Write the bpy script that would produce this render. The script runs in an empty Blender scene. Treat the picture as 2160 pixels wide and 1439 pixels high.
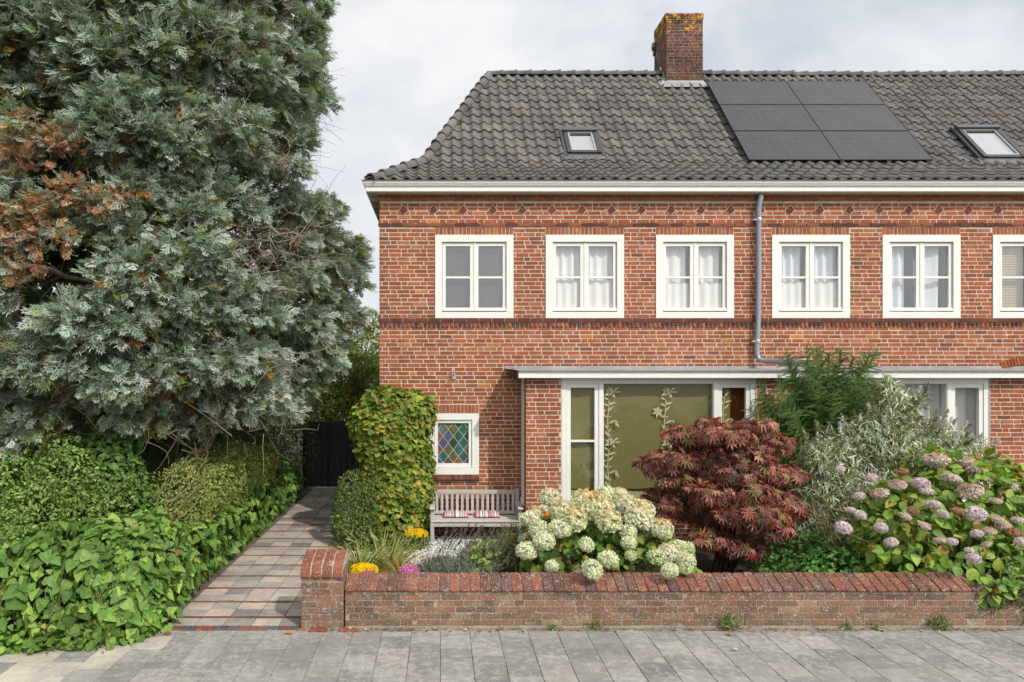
import bpy, math, random
import numpy as np
from mathutils import Vector
R = math.radians
random.seed(7)
rng = np.random.default_rng(11)
F, VX, VY, H = 1440.0, 929.0, 780.0, 2.70     # camera measured from the photograph
S = bpy.context.scene
C = S.collection

def at(px, py, d):
    """world point at depth d seen at photograph pixel px, py"""
    return np.array([(px-VX)*d/F, d, H-(py-VY)*d/F])

# ------------------------------------------------------------------ materials
def new_mat(name):
    m = bpy.data.materials.new(name); m.use_nodes = True
    nt = m.node_tree
    for n in list(nt.nodes): nt.nodes.remove(n)
    out = nt.nodes.new('ShaderNodeOutputMaterial')
    return m, nt, out
def nd(nt, typ, ins=None, **props):
    n = nt.nodes.new(typ)
    for k, v in props.items(): setattr(n, k, v)
    if ins:
        for k, v in ins.items():
            if isinstance(v, bpy.types.NodeSocket): nt.links.new(v, n.inputs[k])
            else: n.inputs[k].default_value = v
    return n
def ramp(nt, fac, stops):
    n = nt.nodes.new('ShaderNodeValToRGB'); nt.links.new(fac, n.inputs[0])
    e = n.color_ramp.elements
    while len(e) < len(stops): e.new(0.5)
    for el, (p, c) in zip(e, stops):
        el.position = p
        el.color = (c, c, c, 1) if isinstance(c, (int, float)) else (*c, 1)
    return n
def mixc(nt, fac, a, b, blend='MIX'):
    n = nt.nodes.new('ShaderNodeMix'); n.data_type = 'RGBA'; n.blend_type = blend
    for sock, v in ((n.inputs[0], fac), (n.inputs[6], a), (n.inputs[7], b)):
        if isinstance(v, bpy.types.NodeSocket): nt.links.new(v, sock)
        else: sock.default_value = v if isinstance(v, (int, float)) else (*v[:3], 1)
    return n.outputs[2]
def noise(nt, vec, scale, detail=3, rough=0.55, dist=0.0):
    return nd(nt, 'ShaderNodeTexNoise', {'Vector': vec, 'Scale': scale, 'Detail': detail, 'Roughness': rough, 'Distortion': dist}).outputs[0]
def objco(nt): return nt.nodes.new('ShaderNodeTexCoord').outputs['Object']
def attr(nt): return nd(nt, 'ShaderNodeAttribute', attribute_name='Col').outputs['Color']
def finish(nt, out, col, rough=0.8, spec=0.3, bump=None, bstr=0.3, bdist=0.01, metal=0.0):
    p = nd(nt, 'ShaderNodeBsdfPrincipled', {'Roughness': rough, 'Specular IOR Level': spec, 'Metallic': metal})
    if isinstance(col, bpy.types.NodeSocket): nt.links.new(col, p.inputs['Base Color'])
    else: p.inputs['Base Color'].default_value = (*col, 1)
    if bump is not None:
        b = nd(nt, 'ShaderNodeBump', {'Height': bump, 'Strength': bstr, 'Distance': bdist})
        nt.links.new(b.outputs[0], p.inputs['Normal'])
    nt.links.new(p.outputs[0], out.inputs[0])
    return p

def m_masonry(name, fine=70, lo=0.72, hi=1.22, lime=0.0, moss=0.0, lichen=0.0, rough=0.92, bstr=0.5, grime=0.0, damp=0.0, pale=0.0):
    m, nt, out = new_mat(name); co = objco(nt); c = attr(nt)
    n1 = noise(nt, co, fine, 4, 0.65); n2 = noise(nt, co, 9, 3)
    k = ramp(nt, n1, [(0.3, lo), (0.7, hi)]).outputs[0]
    c = mixc(nt, 1.0, c, k, 'MULTIPLY')
    k2 = ramp(nt, n2, [(0.3, 0.86), (0.7, 1.1)]).outputs[0]
    c = mixc(nt, 1.0, c, k2, 'MULTIPLY')
    if grime:
        big = noise(nt, co, 1.6, 5, 0.65)
        k3 = ramp(nt, big, [(0.35, 1-grime), (0.6, 1.0)]).outputs[0]
        c = mixc(nt, 1.0, c, k3, 'MULTIPLY')
    if damp:   # tide-mark dirt on the lowest courses
        sep = nd(nt, 'ShaderNodeSeparateXYZ', {'Vector': co}).outputs[2]
        wob = noise(nt, co, 5, 4, 0.6)
        hgt = nd(nt, 'ShaderNodeMath', {0: sep, 1: wob}, operation='SUBTRACT').outputs[0]
        f = ramp(nt, hgt, [(0.0, damp), (0.12, 0.0)])
        f.color_ramp.elements[0].position = 0.0
        f2 = nd(nt, 'ShaderNodeMapRange', {0: hgt, 1: -0.55, 2: -0.15, 3: damp, 4: 0.0}).outputs[0]
        c = mixc(nt, f2, c, (0.20, 0.155, 0.10))
    if lime:      # small pale lichen dots, denser in patches, and a few lime blooms
        v = nd(nt, 'ShaderNodeTexVoronoi', {'Vector': co, 'Scale': 62.0, 'Randomness': 1.0})
        wob = noise(nt, co, 150, 2)
        dd = nd(nt, 'ShaderNodeMath', {0: v.outputs['Distance'], 1: nd(nt, 'ShaderNodeMath', {0: wob, 1: 0.35}, operation='MULTIPLY').outputs[0]}, operation='ADD').outputs[0]
        dot = ramp(nt, dd, [(0.36, 1.0), (0.44, 0.0)]).outputs[0]
        pick_ = nd(nt, 'ShaderNodeSeparateColor', {'Color': v.outputs['Color']}).outputs[0]
        b = noise(nt, co, 2.6, 4, 0.65)
        thr = nd(nt, 'ShaderNodeMath', {0: pick_, 1: b}, operation='MULTIPLY').outputs[0]
        on = ramp(nt, thr, [(0.36-0.08*lime, 0.0), (0.39-0.08*lime, 0.9)]).outputs[0]
        f = nd(nt, 'ShaderNodeMath', {0: dot, 1: on}, operation='MULTIPLY').outputs[0]
        c = mixc(nt, f, c, (0.62, 0.60, 0.56))
        a2 = noise(nt, co, 11, 7, 0.75); f3 = ramp(nt, a2, [(0.58, 0.0), (0.63, 0.5*lime)]).outputs[0]
        c = mixc(nt, f3, c, (0.56, 0.53, 0.48))
    if pale:      # worn pale blotches
        a = noise(nt, co, 13, 6, 0.72); b = noise(nt, co, 1.1, 3, 0.6)
        g = nd(nt, 'ShaderNodeMath', {0: a, 1: nd(nt, 'ShaderNodeMath', {0: b, 1: 0.45}, operation='MULTIPLY').outputs[0]}, operation='ADD').outputs[0]
        f = ramp(nt, g, [(0.74, 0.0), (0.80, pale)]).outputs[0]
        c = mixc(nt, f, c, (0.50, 0.48, 0.44))
        f = ramp(nt, noise(nt, co, 3.4, 5, 0.7), [(0.58, 0.0), (0.75, pale*0.5)]).outputs[0]
        c = mixc(nt, f, c, (0.13, 0.12, 0.10))
    if moss:
        a = noise(nt, co, 4.5, 5, 0.7); f = ramp(nt, a, [(0.56, 0.0), (0.68, moss)]).outputs[0]
        c = mixc(nt, f, c, (0.075, 0.085, 0.035))
    if lichen:
        a = noise(nt, co, 8, 4, 0.65)
        sep = nd(nt, 'ShaderNodeSeparateXYZ', {'Vector': co}).outputs[2]
        g = nd(nt, 'ShaderNodeMapRange', {0: sep, 1: 9.35, 2: 10.15, 3: 0.0, 4: 0.25}).outputs[0]
        s = nd(nt, 'ShaderNodeMath', {0: a, 1: g}, operation='ADD').outputs[0]
        f = ramp(nt, s, [(0.68, 0.0), (0.74, lichen)]).outputs[0]
        c = mixc(nt, f, c, (0.50, 0.27, 0.035))
    finish(nt, out, c, rough, 0.2, n1, bstr, 0.006)
    return m
def m_plain(name, col=None, rough=0.5, spec=0.4, var=0.08, scale=30, bstr=0.06, metal=0.0, stretch=None, dirt=0.0):
    m, nt, out = new_mat(name); co = objco(nt)
    v = co
    if stretch: v = nd(nt, 'ShaderNodeMapping', {'Vector': co, 'Scale': stretch}).outputs[0]
    n1 = noise(nt, v, scale, 4, 0.6)
    k = ramp(nt, n1, [(0.3, 1-var), (0.7, 1+var*0.6)]).outputs[0]
    c = attr(nt) if col is None else col
    c = mixc(nt, 1.0, c, k, 'MULTIPLY')
    if dirt:
        b = noise(nt, co, 3.5, 6, 0.7); f = ramp(nt, b, [(0.5, 0.0), (0.75, dirt)]).outputs[0]
        c = mixc(nt, f, c, (0.33, 0.31, 0.25))
    finish(nt, out, c, rough, spec, n1, bstr, 0.004, metal)
    return m
def m_leaf(name, rough=0.45, transl=0.28, spec=0.35, tint=(1.25, 1.25, 0.55), var=0.25, scale=35):
    m, nt, out = new_mat(name); co = objco(nt); c = attr(nt)
    n1 = noise(nt, co, scale, 2)
    k = ramp(nt, n1, [(0.3, 1-var), (0.7, 1+var)]).outputs[0]
    c = mixc(nt, 1.0, c, k, 'MULTIPLY')
    p = nd(nt, 'ShaderNodeBsdfPrincipled', {'Base Color': c, 'Roughness': rough, 'Specular IOR Level': spec})
    tc = mixc(nt, 1.0, c, tint, 'MULTIPLY')
    t = nd(nt, 'ShaderNodeBsdfTranslucent', {'Color': tc})
    mx = nd(nt, 'ShaderNodeMixShader', {0: transl, 1: p.outputs[0], 2: t.outputs[0]})
    nt.links.new(mx.outputs[0], out.inputs[0])
    return m
def m_glass(name, refl=0.12, tint=(1, 1, 1), boost=0.8):
    m, nt, out = new_mat(name); co = objco(nt)
    t = nd(nt, 'ShaderNodeBsdfTransparent', {'Color': (*tint, 1)})
    n1 = noise(nt, co, 1.1, 1)
    b = nd(nt, 'ShaderNodeBump', {'Height': n1, 'Strength': 0.25, 'Distance': 0.02})
    g = nd(nt, 'ShaderNodeBsdfGlossy', {'Color': (0.95, 0.97, 1.0, 1), 'Roughness': 0.0, 'Normal': b.outputs[0]})
    f = nd(nt, 'ShaderNodeLayerWeight', {'Blend': 0.5})
    f4 = nd(nt, 'ShaderNodeMath', {0: f.outputs['Facing'], 1: 3.5}, operation='POWER')
    a = nd(nt, 'ShaderNodeMath', {0: f4.outputs[0], 1: boost}, operation='MULTIPLY')
    a2 = nd(nt, 'ShaderNodeMath', {0: a.outputs[0], 1: refl}, operation='ADD', use_clamp=True)
    mx = nd(nt, 'ShaderNodeMixShader', {0: a2.outputs[0], 1: t.outputs[0], 2: g.outputs[0]})
    nt.links.new(mx.outputs[0], out.inputs[0])
    return m

M = {}
M['brick'] = m_masonry('facade brick', 60, 0.68, 1.25, grime=0.16)
M['oldbrick'] = m_masonry('garden wall brick', 55, 0.6, 1.25, lime=0.9, grime=0.25, bstr=0.8, damp=0.4)
M['coping'] = m_masonry('coping brick', 45, 0.6, 1.25, lime=0.6, moss=0.45, bstr=0.8, grime=0.3)
M['chimney'] = m_masonry('chimney brick', 45, 0.55, 1.3, lime=0.35, lichen=0.95, bstr=0.8, grime=0.4)
M['tile'] = m_masonry('roof tile', 30, 0.75, 1.2, lime=0.0, moss=0.10, rough=0.72, bstr=0.3, grime=0.22)
M['paving'] = m_masonry('paving', 160, 0.6, 1.35, pale=0.30, rough=0.9, bstr=0.5, grime=0.2)
M['path'] = m_masonry('path slabs', 120, 0.62, 1.3, pale=0.10, rough=0.9, bstr=0.5, grime=0.25)
M['soil'] = m_masonry('soil', 30, 0.5, 1.4, bstr=1.0)
M['white'] = m_plain('white paint', (0.74, 0.74, 0.705), 0.42, 0.45, 0.05, 14, 0.03, dirt=0.10)
M['trim'] = m_plain('trim colours', None, 0.45, 0.4, 0.08, 20, 0.04, dirt=0.12)
M['zinc'] = m_plain('zinc', None, 0.42, 0.5, 0.22, 9, 0.08, metal=0.35, dirt=0.2)
M['wood'] = m_plain('weathered wood', None, 0.85, 0.2, 0.32, 16, 0.3, stretch=(1.2, 6, 9))
M['board'] = m_plain('black boards', None, 0.75, 0.25, 0.4, 12, 0.2, stretch=(8, 8, 0.7))
M['fabric'] = m_plain('fabric', None, 0.95, 0.1, 0.12, 160, 0.3)
M['sheer'] = m_leaf('sheer curtain', 0.9, 0.12, 0.1, (1, 1, 1), 0.03, 5)
M['blind'] = m_plain('blind', None, 0.7, 0.2, 0.05, 12, 0.02)
M['room'] = m_plain('room', None, 0.9, 0.1, 0.2, 3, 0.0)
M['metal'] = m_plain('dark metal', None, 0.35, 0.5, 0.08, 25, 0.02, metal=0.3)
M['stone'] = m_plain('white gravel', None, 0.85, 0.2, 0.15, 60, 0.2)
M['bark'] = m_masonry('bark', 28, 0.5, 1.4, bstr=0.8)
M['glass'] = m_glass('window glass', 0.15)
M['glass_bay'] = m_glass('bay glass', 0.12, (0.93, 0.95, 0.88))
M['glass_blind'] = m_glass('reflecting window glass', 0.20)
M['glass_roof'] = m_glass('roof glass', 0.40)
M['conifer'] = m_leaf('conifer sprays', 0.62, 0.20, 0.2, (1.1, 1.2, 0.7), 0.22, 14)
M['leaf'] = m_leaf('leaves', 0.52, 0.30, 0.28)
M['leafmatt'] = m_leaf('matt leaves', 0.65, 0.25, 0.2, (1.15, 1.15, 0.7))
M['maple'] = m_leaf('maple leaves', 0.5, 0.30, 0.3, (1.5, 0.8, 0.5))
M['petal'] = m_leaf('petals', 0.8, 0.25, 0.1, (1.05, 1.05, 0.95), 0.10, 60)
def _stained():
    m, nt, out = new_mat('stained glass'); co = objco(nt); c = attr(nt)
    n1 = noise(nt, co, 14, 4, 0.6); n2 = noise(nt, co, 60, 2)
    k = ramp(nt, n1, [(0.3, 0.6), (0.7, 1.35)]).outputs[0]
    c = mixc(nt, 1.0, c, k, 'MULTIPLY')
    finish(nt, out, c, 0.12, 0.5, n2, 0.25, 0.006); return m
M['stained'] = _stained()
def _solar():
    m, nt, out = new_mat('solar cells'); co = objco(nt)
    sx = nd(nt, 'ShaderNodeTexBrick', {'Vector': co, 'Color1': (0.016, 0.016, 0.021, 1), 'Color2': (0.019, 0.019, 0.025, 1), 'Mortar': (0.055, 0.055, 0.065, 1), 'Scale': 1.0, 'Mortar Size': 0.004, 'Mortar Smooth': 0.4, 'Brick Width': 0.1585, 'Row Height': 0.156}, offset=0.0)
    wv = nd(nt, 'ShaderNodeTexWave', {'Vector': co, 'Scale': 6.0, 'Distortion': 0.0}, bands_direction='Y')
    k = ramp(nt, wv.outputs[1], [(0.85, 1.0), (1.0, 1.25)]).outputs[0]
    c = mixc(nt, 1.0, sx.outputs[0], k, 'MULTIPLY')
    n1 = noise(nt, co, 2.0, 4)
    dust = ramp(nt, n1, [(0.3, 0.01), (0.7, 0.045)]).outputs[0]
    c = mixc(nt, dust, c, (0.30, 0.28, 0.26))
    finish(nt, out, c, 0.15, 0.5); return m
M['solar'] = _solar()

# ------------------------------------------------------------------ mesh builder
class MB:
    def __init__(s): s.v = []; s.f = []; s.c = []; s.m = []
    def add(s, verts, faces, col, mi=0):
        o = len(s.v); s.v.extend([tuple(map(float, p)) for p in verts])
        for f in faces: s.f.append([i+o for i in f]); s.c.append(col); s.m.append(mi)
    def quad(s, a, b, c, d, col, mi=0): s.add([a, b, c, d], [(0, 1, 2, 3)], col, mi)
    def box(s, x0, x1, y0, y1, z0, z1, col, mi=0, bev=0.0):
        if bev <= 0:
            s.add([(x0,y0,z0),(x1,y0,z0),(x1,y1,z0),(x0,y1,z0),(x0,y0,z1),(x1,y0,z1),(x1,y1,z1),(x0,y1,z1)],
                  [(0,3,2,1),(4,5,6,7),(0,1,5,4),(1,2,6,5),(2,3,7,6),(3,0,4,7)], col, mi); return
        b = bev; vs = []
        for z, i in ((z0, b), (z0+b, 0), (z1-b, 0), (z1, b)):
            X0, X1, Y0, Y1 = x0+i, x1-i, y0+i, y1-i
            e = b if i == 0 else b*0.6
            vs += [(X0+e,Y0,z),(X1-e,Y0,z),(X1,Y0+e,z),(X1,Y1-e,z),(X1-e,Y1,z),(X0+e,Y1,z),(X0,Y1-e,z),(X0,Y0+e,z)]
        fs = [tuple(range(7,-1,-1)), tuple(range(24,32))]
        for k in range(3):
            for i in range(8):
                j = (i+1) % 8; fs.append((k*8+i, k*8+j, k*8+8+j, k*8+8+i))
        s.add(vs, fs, col, mi)
    def prism(s, prof, x0, x1, cols, mi=0, caps=True):
        """profile of (y, z) run along x; cols one colour or one per segment"""
        n = len(prof)
        for i in range(n):
            j = (i+1) % n
            col = cols[i] if isinstance(cols, list) else cols
            s.quad((x0,*prof[i]), (x1,*prof[i]), (x1,*prof[j]), (x0,*prof[j]), col, mi)
        if caps:
            col = cols[0] if isinstance(cols, list) else cols
            s.add([(x0,*p) for p in prof], [tuple(range(n))], col, mi)
            s.add([(x1,*p) for p in prof], [tuple(range(n-1,-1,-1))], col, mi)
    def tube(s, pts, rad, col, n=8, mi=0, cap=True):
        pts = [Vector(p) for p in pts]
        if not hasattr(rad, '__len__'): rad = [rad]*len(pts)
        vs = []; up = None
        for i, p in enumerate(pts):
            t = (pts[min(i+1, len(pts)-1)] - pts[max(i-1, 0)])
            if t.length < 1e-9: t = Vector((0,0,1))
            t.normalize()
            a = t.cross(Vector((0.13, 0.31, 0.94)) if abs(t.z) < 0.9 else Vector((1, 0.1, 0))); a.normalize(); b = t.cross(a)
            for k in range(n):
                w = 2*math.pi*k/n
                vs.append(p + (a*math.cos(w)+b*math.sin(w))*rad[i])
        fs = []
        for i in range(len(pts)-1):
            for k in range(n):
                q = (k+1) % n; fs.append((i*n+k, i*n+q, i*n+n+q, i*n+n+k))
        if cap: fs += [tuple(range(n-1,-1,-1)), tuple(range((len(pts)-1)*n, len(pts)*n))]
        s.add(vs, fs, col, mi)
    def lathe(s, prof, c, col, n=16, mi=0):
        vs = []; fs = []
        for r, z in prof:
            for k in range(n):
                w = 2*math.pi*k/n; vs.append((c[0]+r*math.cos(w), c[1]+r*math.sin(w), c[2]+z))
        for i in range(len(prof)-1):
            for k in range(n):
                q = (k+1) % n; fs.append((i*n+k, i*n+q, i*n+n+q, i*n+n+k))
        s.add(vs, fs, col, mi)
    def build(s, name, mats, parent=None, smooth=False):
        me = bpy.data.meshes.new(name)
        me.from_pydata(s.v, [], s.f)
        a = me.attributes.new('Col', 'FLOAT_COLOR', 'FACE')
        a.data.foreach_set('color', np.array([(*c, 1.0) for c in s.c], dtype=np.float32).ravel())
        for m in (mats if isinstance(mats, list) else [mats]): me.materials.append(m)
        me.polygons.foreach_set('material_index', s.m)
        if smooth: me.polygons.foreach_set('use_smooth', [True]*len(s.f))
        me.update()
        return link(name, me, parent)
def link(name, data, parent=None):
    o = bpy.data.objects.new(name, data); C.objects.link(o)
    if parent is not None: adopt(o, parent)
    return o
def adopt(o, parent):
    o.parent = parent
    if parent.parent is None: o.matrix_parent_inverse.translation = -parent.location
def tag(o, label=None, cat=None, group=None, kind=None):
    if label: o['label'] = label
    if cat: o['category'] = cat
    if group: o['group'] = group
    if kind: o['kind'] = kind
    return o
def thing(name, loc, label, cat, group=None):
    o = bpy.data.objects.new(name, None); o.location = loc; o.empty_display_size = 0.2; C.objects.link(o)
    return tag(o, label, cat, group)
def vary(c, a=0.1):
    k = 1+random.uniform(-a, a)
    return tuple(max(0.0, x*k*(1+random.uniform(-a, a)*0.14)) for x in c)

# ------------------------------------------------------------------ numpy foliage
def unit(a): return a/np.maximum(np.linalg.norm(a, axis=-1, keepdims=True), 1e-9)
def frames(dirs, nrm):
    y = unit(dirs); z = nrm-(nrm*y).sum(-1, keepdims=True)*y; z = unit(z); x = np.cross(y, z)
    return np.stack([x, y, z], axis=-1)
def scatter(proto, pos, dirs, nrm, scl, col):
    PV, PF, PC = proto
    Rm = frames(dirs, nrm); n = len(pos); k = len(PV)
    V = np.einsum('nij,kj->nki', Rm, PV)*np.asarray(scl).reshape(n, 1, -1)+pos[:, None, :]
    Cc = col[:, None, :]*PC[None, :, None] if PC.ndim == 1 else col[:, None, :]*PC[None, :, :]
    Fc = (PF[None]+(np.arange(n)*k)[:, None, None]).reshape(-1, 3)
    return V.reshape(-1, 3), Fc, Cc.reshape(-1, 3)
def join(parts):
    V, Fc, Cc = [], [], []; o = 0
    for v, f, c in parts:
        V.append(v); Fc.append(f+o); Cc.append(c); o += len(v)
    return np.concatenate(V), np.concatenate(Fc), np.concatenate(Cc)
def mesh_np(name, geo, mat_, parent=None):
    V, Fc, Cc = geo
    me = bpy.data.meshes.new(name)
    me.vertices.add(len(V)); me.vertices.foreach_set('co', V.astype(np.float32).ravel())
    nf = len(Fc)
    me.loops.add(nf*3); me.loops.foreach_set('vertex_index', Fc.astype(np.int32).ravel())
    me.polygons.add(nf); me.polygons.foreach_set('loop_start', np.arange(0, nf*3, 3, dtype=np.int32))
    a = me.attributes.new('Col', 'FLOAT_COLOR', 'POINT')
    a.data.foreach_set('color', np.concatenate([np.clip(Cc, 0, 1), np.ones((len(Cc), 1))], 1).astype(np.float32).ravel())
    me.materials.append(mat_); me.update()
    return link(name, me, parent)
def pick(n, palette, jit=0.18):
    """n colours from [(weight, rgb), ...] with brightness jitter"""
    w = np.array([p[0] for p in palette], float); cs = np.array([p[1] for p in palette], float)
    i = rng.choice(len(w), n, p=w/w.sum())
    return cs[i]*(1+rng.uniform(-jit, jit, (n, 1)))*(1+rng.uniform(-jit, jit, (n, 3))*0.25)
def blobs_surface(blobs, n, shell=0.25, front=0.0, keep=None):
    """points through the outer shell of a union of ellipsoids, with outward normals"""
    B = np.array(blobs, float); P, Nn = [], []
    area = (B[:, 3]*B[:, 5]+B[:, 4]*B[:, 5]+B[:, 3]*B[:, 4])
    got = 0
    while got < n:
        k = max(n, 400); i = rng.choice(len(B), k, p=area/area.sum())
        d = unit(rng.normal(size=(k, 3)))
        if front: d[:, 1] -= front*rng.random(k); d = unit(d)
        r = 1-shell*rng.random(k)**1.5
        p = B[i, :3]+d*B[i, 3:6]*r[:, None]
        nn = unit(d/B[i, 3:6])
        q = (p[:, None, :]-B[None, :, :3])/B[None, :, 3:6]
        e = (q**2).sum(-1); e[np.arange(k), i] = 9
        ok = (e.min(1) > (1-shell)**2)
        if keep is not None: ok &= keep(p)
        P.append(p[ok]); Nn.append(nn[ok]); got += ok.sum()
    return np.concatenate(P)[:n], np.concatenate(Nn)[:n]
def tri(fs): return np.array(fs, dtype=np.int64)
def fan_leaf(outline, fold=0.12, droop=0.12):
    """leaf from half outline [(x, y)] base to tip: two sides meeting in a folded midrib"""
    V = []; Fc = []
    ys = [p[1] for p in outline]
    for x, y in outline: V.append((0, y, -droop*y*y))
    n = len(outline)
    for sgn in (1, -1):
        o = len(V)
        for x, y in outline: V.append((sgn*x, y, fold*x-droop*y*y-0.25*abs(x)*x*0))
        for i in range(n-1):
            a, b, c, d = i, i+1, o+i+1, o+i
            if outline[i][0] < 1e-6: Fc.append((a, c, b) if sgn > 0 else (a, b, c))
            elif outline[i+1][0] < 1e-6: Fc.append((a, d, b) if sgn > 0 else (a, b, d))
            else:
                Fc += [(a, d, c), (a, c, b)] if sgn > 0 else [(a, c, d), (a, b, c)]
    V = np.array(V, float)
    PC = np.where(np.abs(V[:, 0]) < 1e-6, 1.12, 0.97)
    return V, tri(Fc), PC
L_OVATE = fan_leaf([(0, 0), (0.26, 0.14), (0.36, 0.38), (0.27, 0.68), (0, 1.0)], 0.25, 0.18)
L_ROUND = fan_leaf([(0, 0), (0.36, 0.08), (0.48, 0.36), (0.34, 0.72), (0, 0.95)], 0.22, 0.12)
L_SMALL = fan_leaf([(0, 0), (0.25, 0.35), (0, 1.0)], 0.2, 0.1)
L_LANCE = fan_leaf([(0, 0), (0.085, 0.25), (0.075, 0.6), (0, 1.0)], 0.3, 0.45)
L_WILLOW = fan_leaf([(0, 0), (0.060, 0.22), (0.066, 0.5), (0.04, 0.8), (0, 1.0)], 0.3, 0.6)
L_IVY = fan_leaf([(0, 0), (0.27, -0.11), (0.46, 0.06), (0.43, 0.27), (0.36, 0.46), (0.18, 0.76), (0, 1.0)], 0.10, 0.20)
def _maple():
    V = [(0, 0, 0)]; Fc = []
    for a, l in ((0, 1.0), (32, 0.9), (-32, 0.9), (66, 0.72), (-66, 0.72), (105, 0.42), (-105, 0.42)):
        a = R(a); dx, dy = math.sin(a), math.cos(a); o = len(V); w = 0.105
        V += [(dx*l*0.45-dy*w, dy*l*0.45+dx*w, 0.02), (dx*l, dy*l, -0.22*l), (dx*l*0.45+dy*w, dy*l*0.45-dx*w, 0.02)]
        Fc += [(0, o+2, o+1), (0, o+1, o)]
    V = np.array(V, float); return V, tri(Fc), np.ones(len(V))
L_MAPLE = _maple()
def _spray(seed):
    """small bushy cypress spray along +Y: a curved axis with forked fingers on both sides"""
    r_ = random.Random(seed); V = []; Fc = []; P = []
    def blade(x, y, z, ang, l, w, lift, b0, b1):
        o = len(V); dx, dy = math.sin(ang), math.cos(ang)
        tx, ty, tz = x+dx*l, y+dy*l, z+lift
        V.extend([(x-dy*w, y+dx*w, z), (x+dy*w, y-dx*w, z), (x+dx*l*0.62+dy*w*0.8, y+dy*l*0.62-dx*w*0.8, z+lift*0.5), (tx, ty, tz)])
        P.extend([b0, b0, (b0+b1)/2, b1]); Fc.extend([(o, o+1, o+2), (o, o+2, o+3)])
    blade(0, 0, 0, 0, 1.0, 0.03, -0.12, 0.7, 1.25)
    for i in range(6):
        t = 0.06+i*0.15
        for sgn in (-1, 1):
            l = (0.50*(1-t)**0.7+0.10)*r_.uniform(0.75, 1.2); a = sgn*R(r_.uniform(34, 58)-12*t); y = t+r_.uniform(-0.03, 0.03); z = -0.12*y*y
            li = r_.uniform(-0.22, 0.16)*l
            blade(0, y, z, a, l, 0.036, li, 0.70, 1.25)
            if i < 5:
                q = r_.uniform(0.35, 0.6); blade(math.sin(a)*l*q, y+math.cos(a)*l*q, z+li*q, a-sgn*R(r_.uniform(30, 50)), l*0.5, 0.030, r_.uniform(-0.15, 0.12)*l, 0.85, 1.3)
    return np.array(V, float), tri(Fc), np.array(P)
L_SPRAYS = [_spray(k) for k in range(5)]
def _yew():
    V = []; Fc = []; P = []
    for i in range(15):
        t = 0.03+i*0.064
        for sgn in (-1, 1):
            a = sgn*R(52-18*t); l = 0.17*(1-0.5*t); o = len(V); w = 0.030
            dx, dy = math.sin(a), math.cos(a); z = -0.1*t*t
            V.extend([(-dy*w, t+dx*w, z), (dy*w, t-dx*w, z), (dx*l, t+dy*l, z+0.02)]); P.extend([0.9, 0.9, 1.1]); Fc.append((o, o+1, o+2))
    o = len(V); V.extend([(-0.012, 0, 0), (0.012, 0, 0), (0, 1, -0.1)]); P.extend([0.8, 0.8, 1.3]); Fc.append((o, o+1, o+2))
    return np.array(V, float), tri(Fc), np.array(P)
L_YEW = _yew()
def _blade(w=0.02, seg=5, bend=0.5):
    V = []; Fc = []
    for i in range(seg+1):
        t = i/seg; ww = w*(1-t**2.5); y = t; z = -bend*t*t
        V += [(-ww, y*(1-0.25*bend*t), z), (ww, y*(1-0.25*bend*t), z)]
    for i in range(seg):
        a = i*2; Fc += [(a, a+1, a+3), (a, a+3, a+2)]
    V = np.array(V, float); return V, tri(Fc), np.linspace(0.85, 1.15, len(V))
L_BLADE = _blade()
L_NEEDLE = _blade(0.03, 2, 0.15)
def _floret():
    V = [(0, 0, 0)]; Fc = []
    for k in range(4):
        a = k*math.pi/2; o = len(V)
        for da, r in ((-0.62, 0.34), (-0.3, 0.5), (0.3, 0.5), (0.62, 0.34)):
            V.append((math.cos(a+da)*r, math.sin(a+da)*r, 0.06))
        Fc += [(0, o, o+1), (0, o+1, o+2), (0, o+2, o+3)]
    V = np.array(V, float); P = np.ones(len(V)); P[0] = 0.75
    return V, tri(Fc), P
L_FLORET = _floret()
def _pebble():
    V = np.array([(1,0,0),(-1,0,0),(0,1,0),(0,-1,0),(0,0,.7),(0,0,-.7),(.6,.6,.4),(-.6,.6,.4),(.6,-.6,.4),(-.6,-.6,.4)], float)*0.5
    return V, tri([(4,6,7),(4,8,6),(4,9,8),(4,7,9),(6,0,2),(6,2,7),(7,2,1),(7,1,9),(9,1,3),(9,3,8),(8,3,0),(8,0,6),(5,2,0),(5,1,2),(5,3,1),(5,0,3)]), np.ones(10)
L_PEBBLE = _pebble()
def leaves(proto, blobs, n, size, pal, shell=0.3, droop=0.55, up=0.6, spread=0.7, front=0.0, jit=0.18, szj=0.3, keep=None):
    """leaves standing on a crown: faces look outward and up, tips hang outward and down"""
    p, nn = blobs_surface(blobs, n, shell, front, keep)
    nrm = unit(nn*1.0+np.array([0, 0, up])+rng.normal(size=nn.shape)*spread*0.5)
    d = unit(nn*0.55+np.array([0, 0, -droop])+rng.normal(size=nn.shape)*spread)
    s = size*(1+rng.uniform(-szj, szj, n))
    ph = rng.uniform(0, 6.3, 3)
    k = 1+0.16*np.sin(p[:, 0]*7.1+ph[0])*np.sin(p[:, 1]*6.3+ph[1])+0.12*np.sin(p[:, 2]*9.7+ph[2]+p[:, 0]*4)
    return scatter(proto, p, d, nrm, s, pick(n, pal, jit)*k[:, None])
def stems(name, base, targets, r0, r1, col, parent, wob=0.06, seg=5, sides=5):
    mb = MB()
    for t in targets:
        b = np.array(base)+rng.normal(size=3)*np.array([0.05, 0.05, 0])
        pts = []
        for i in range(seg+1):
            q = i/seg; p = b+(np.array(t)-b)*np.array([q**1.3, q**1.3, q**0.85])+(rng.normal(size=3)*wob*q if 0 < i < seg else 0)
            pts.append(p)
        mb.tube(pts, [r0+(r1-r0)*i/seg for i in range(seg+1)], vary(col, 0.15), sides, cap=False)
    return mb.build(name, M['bark'], parent, True)

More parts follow.
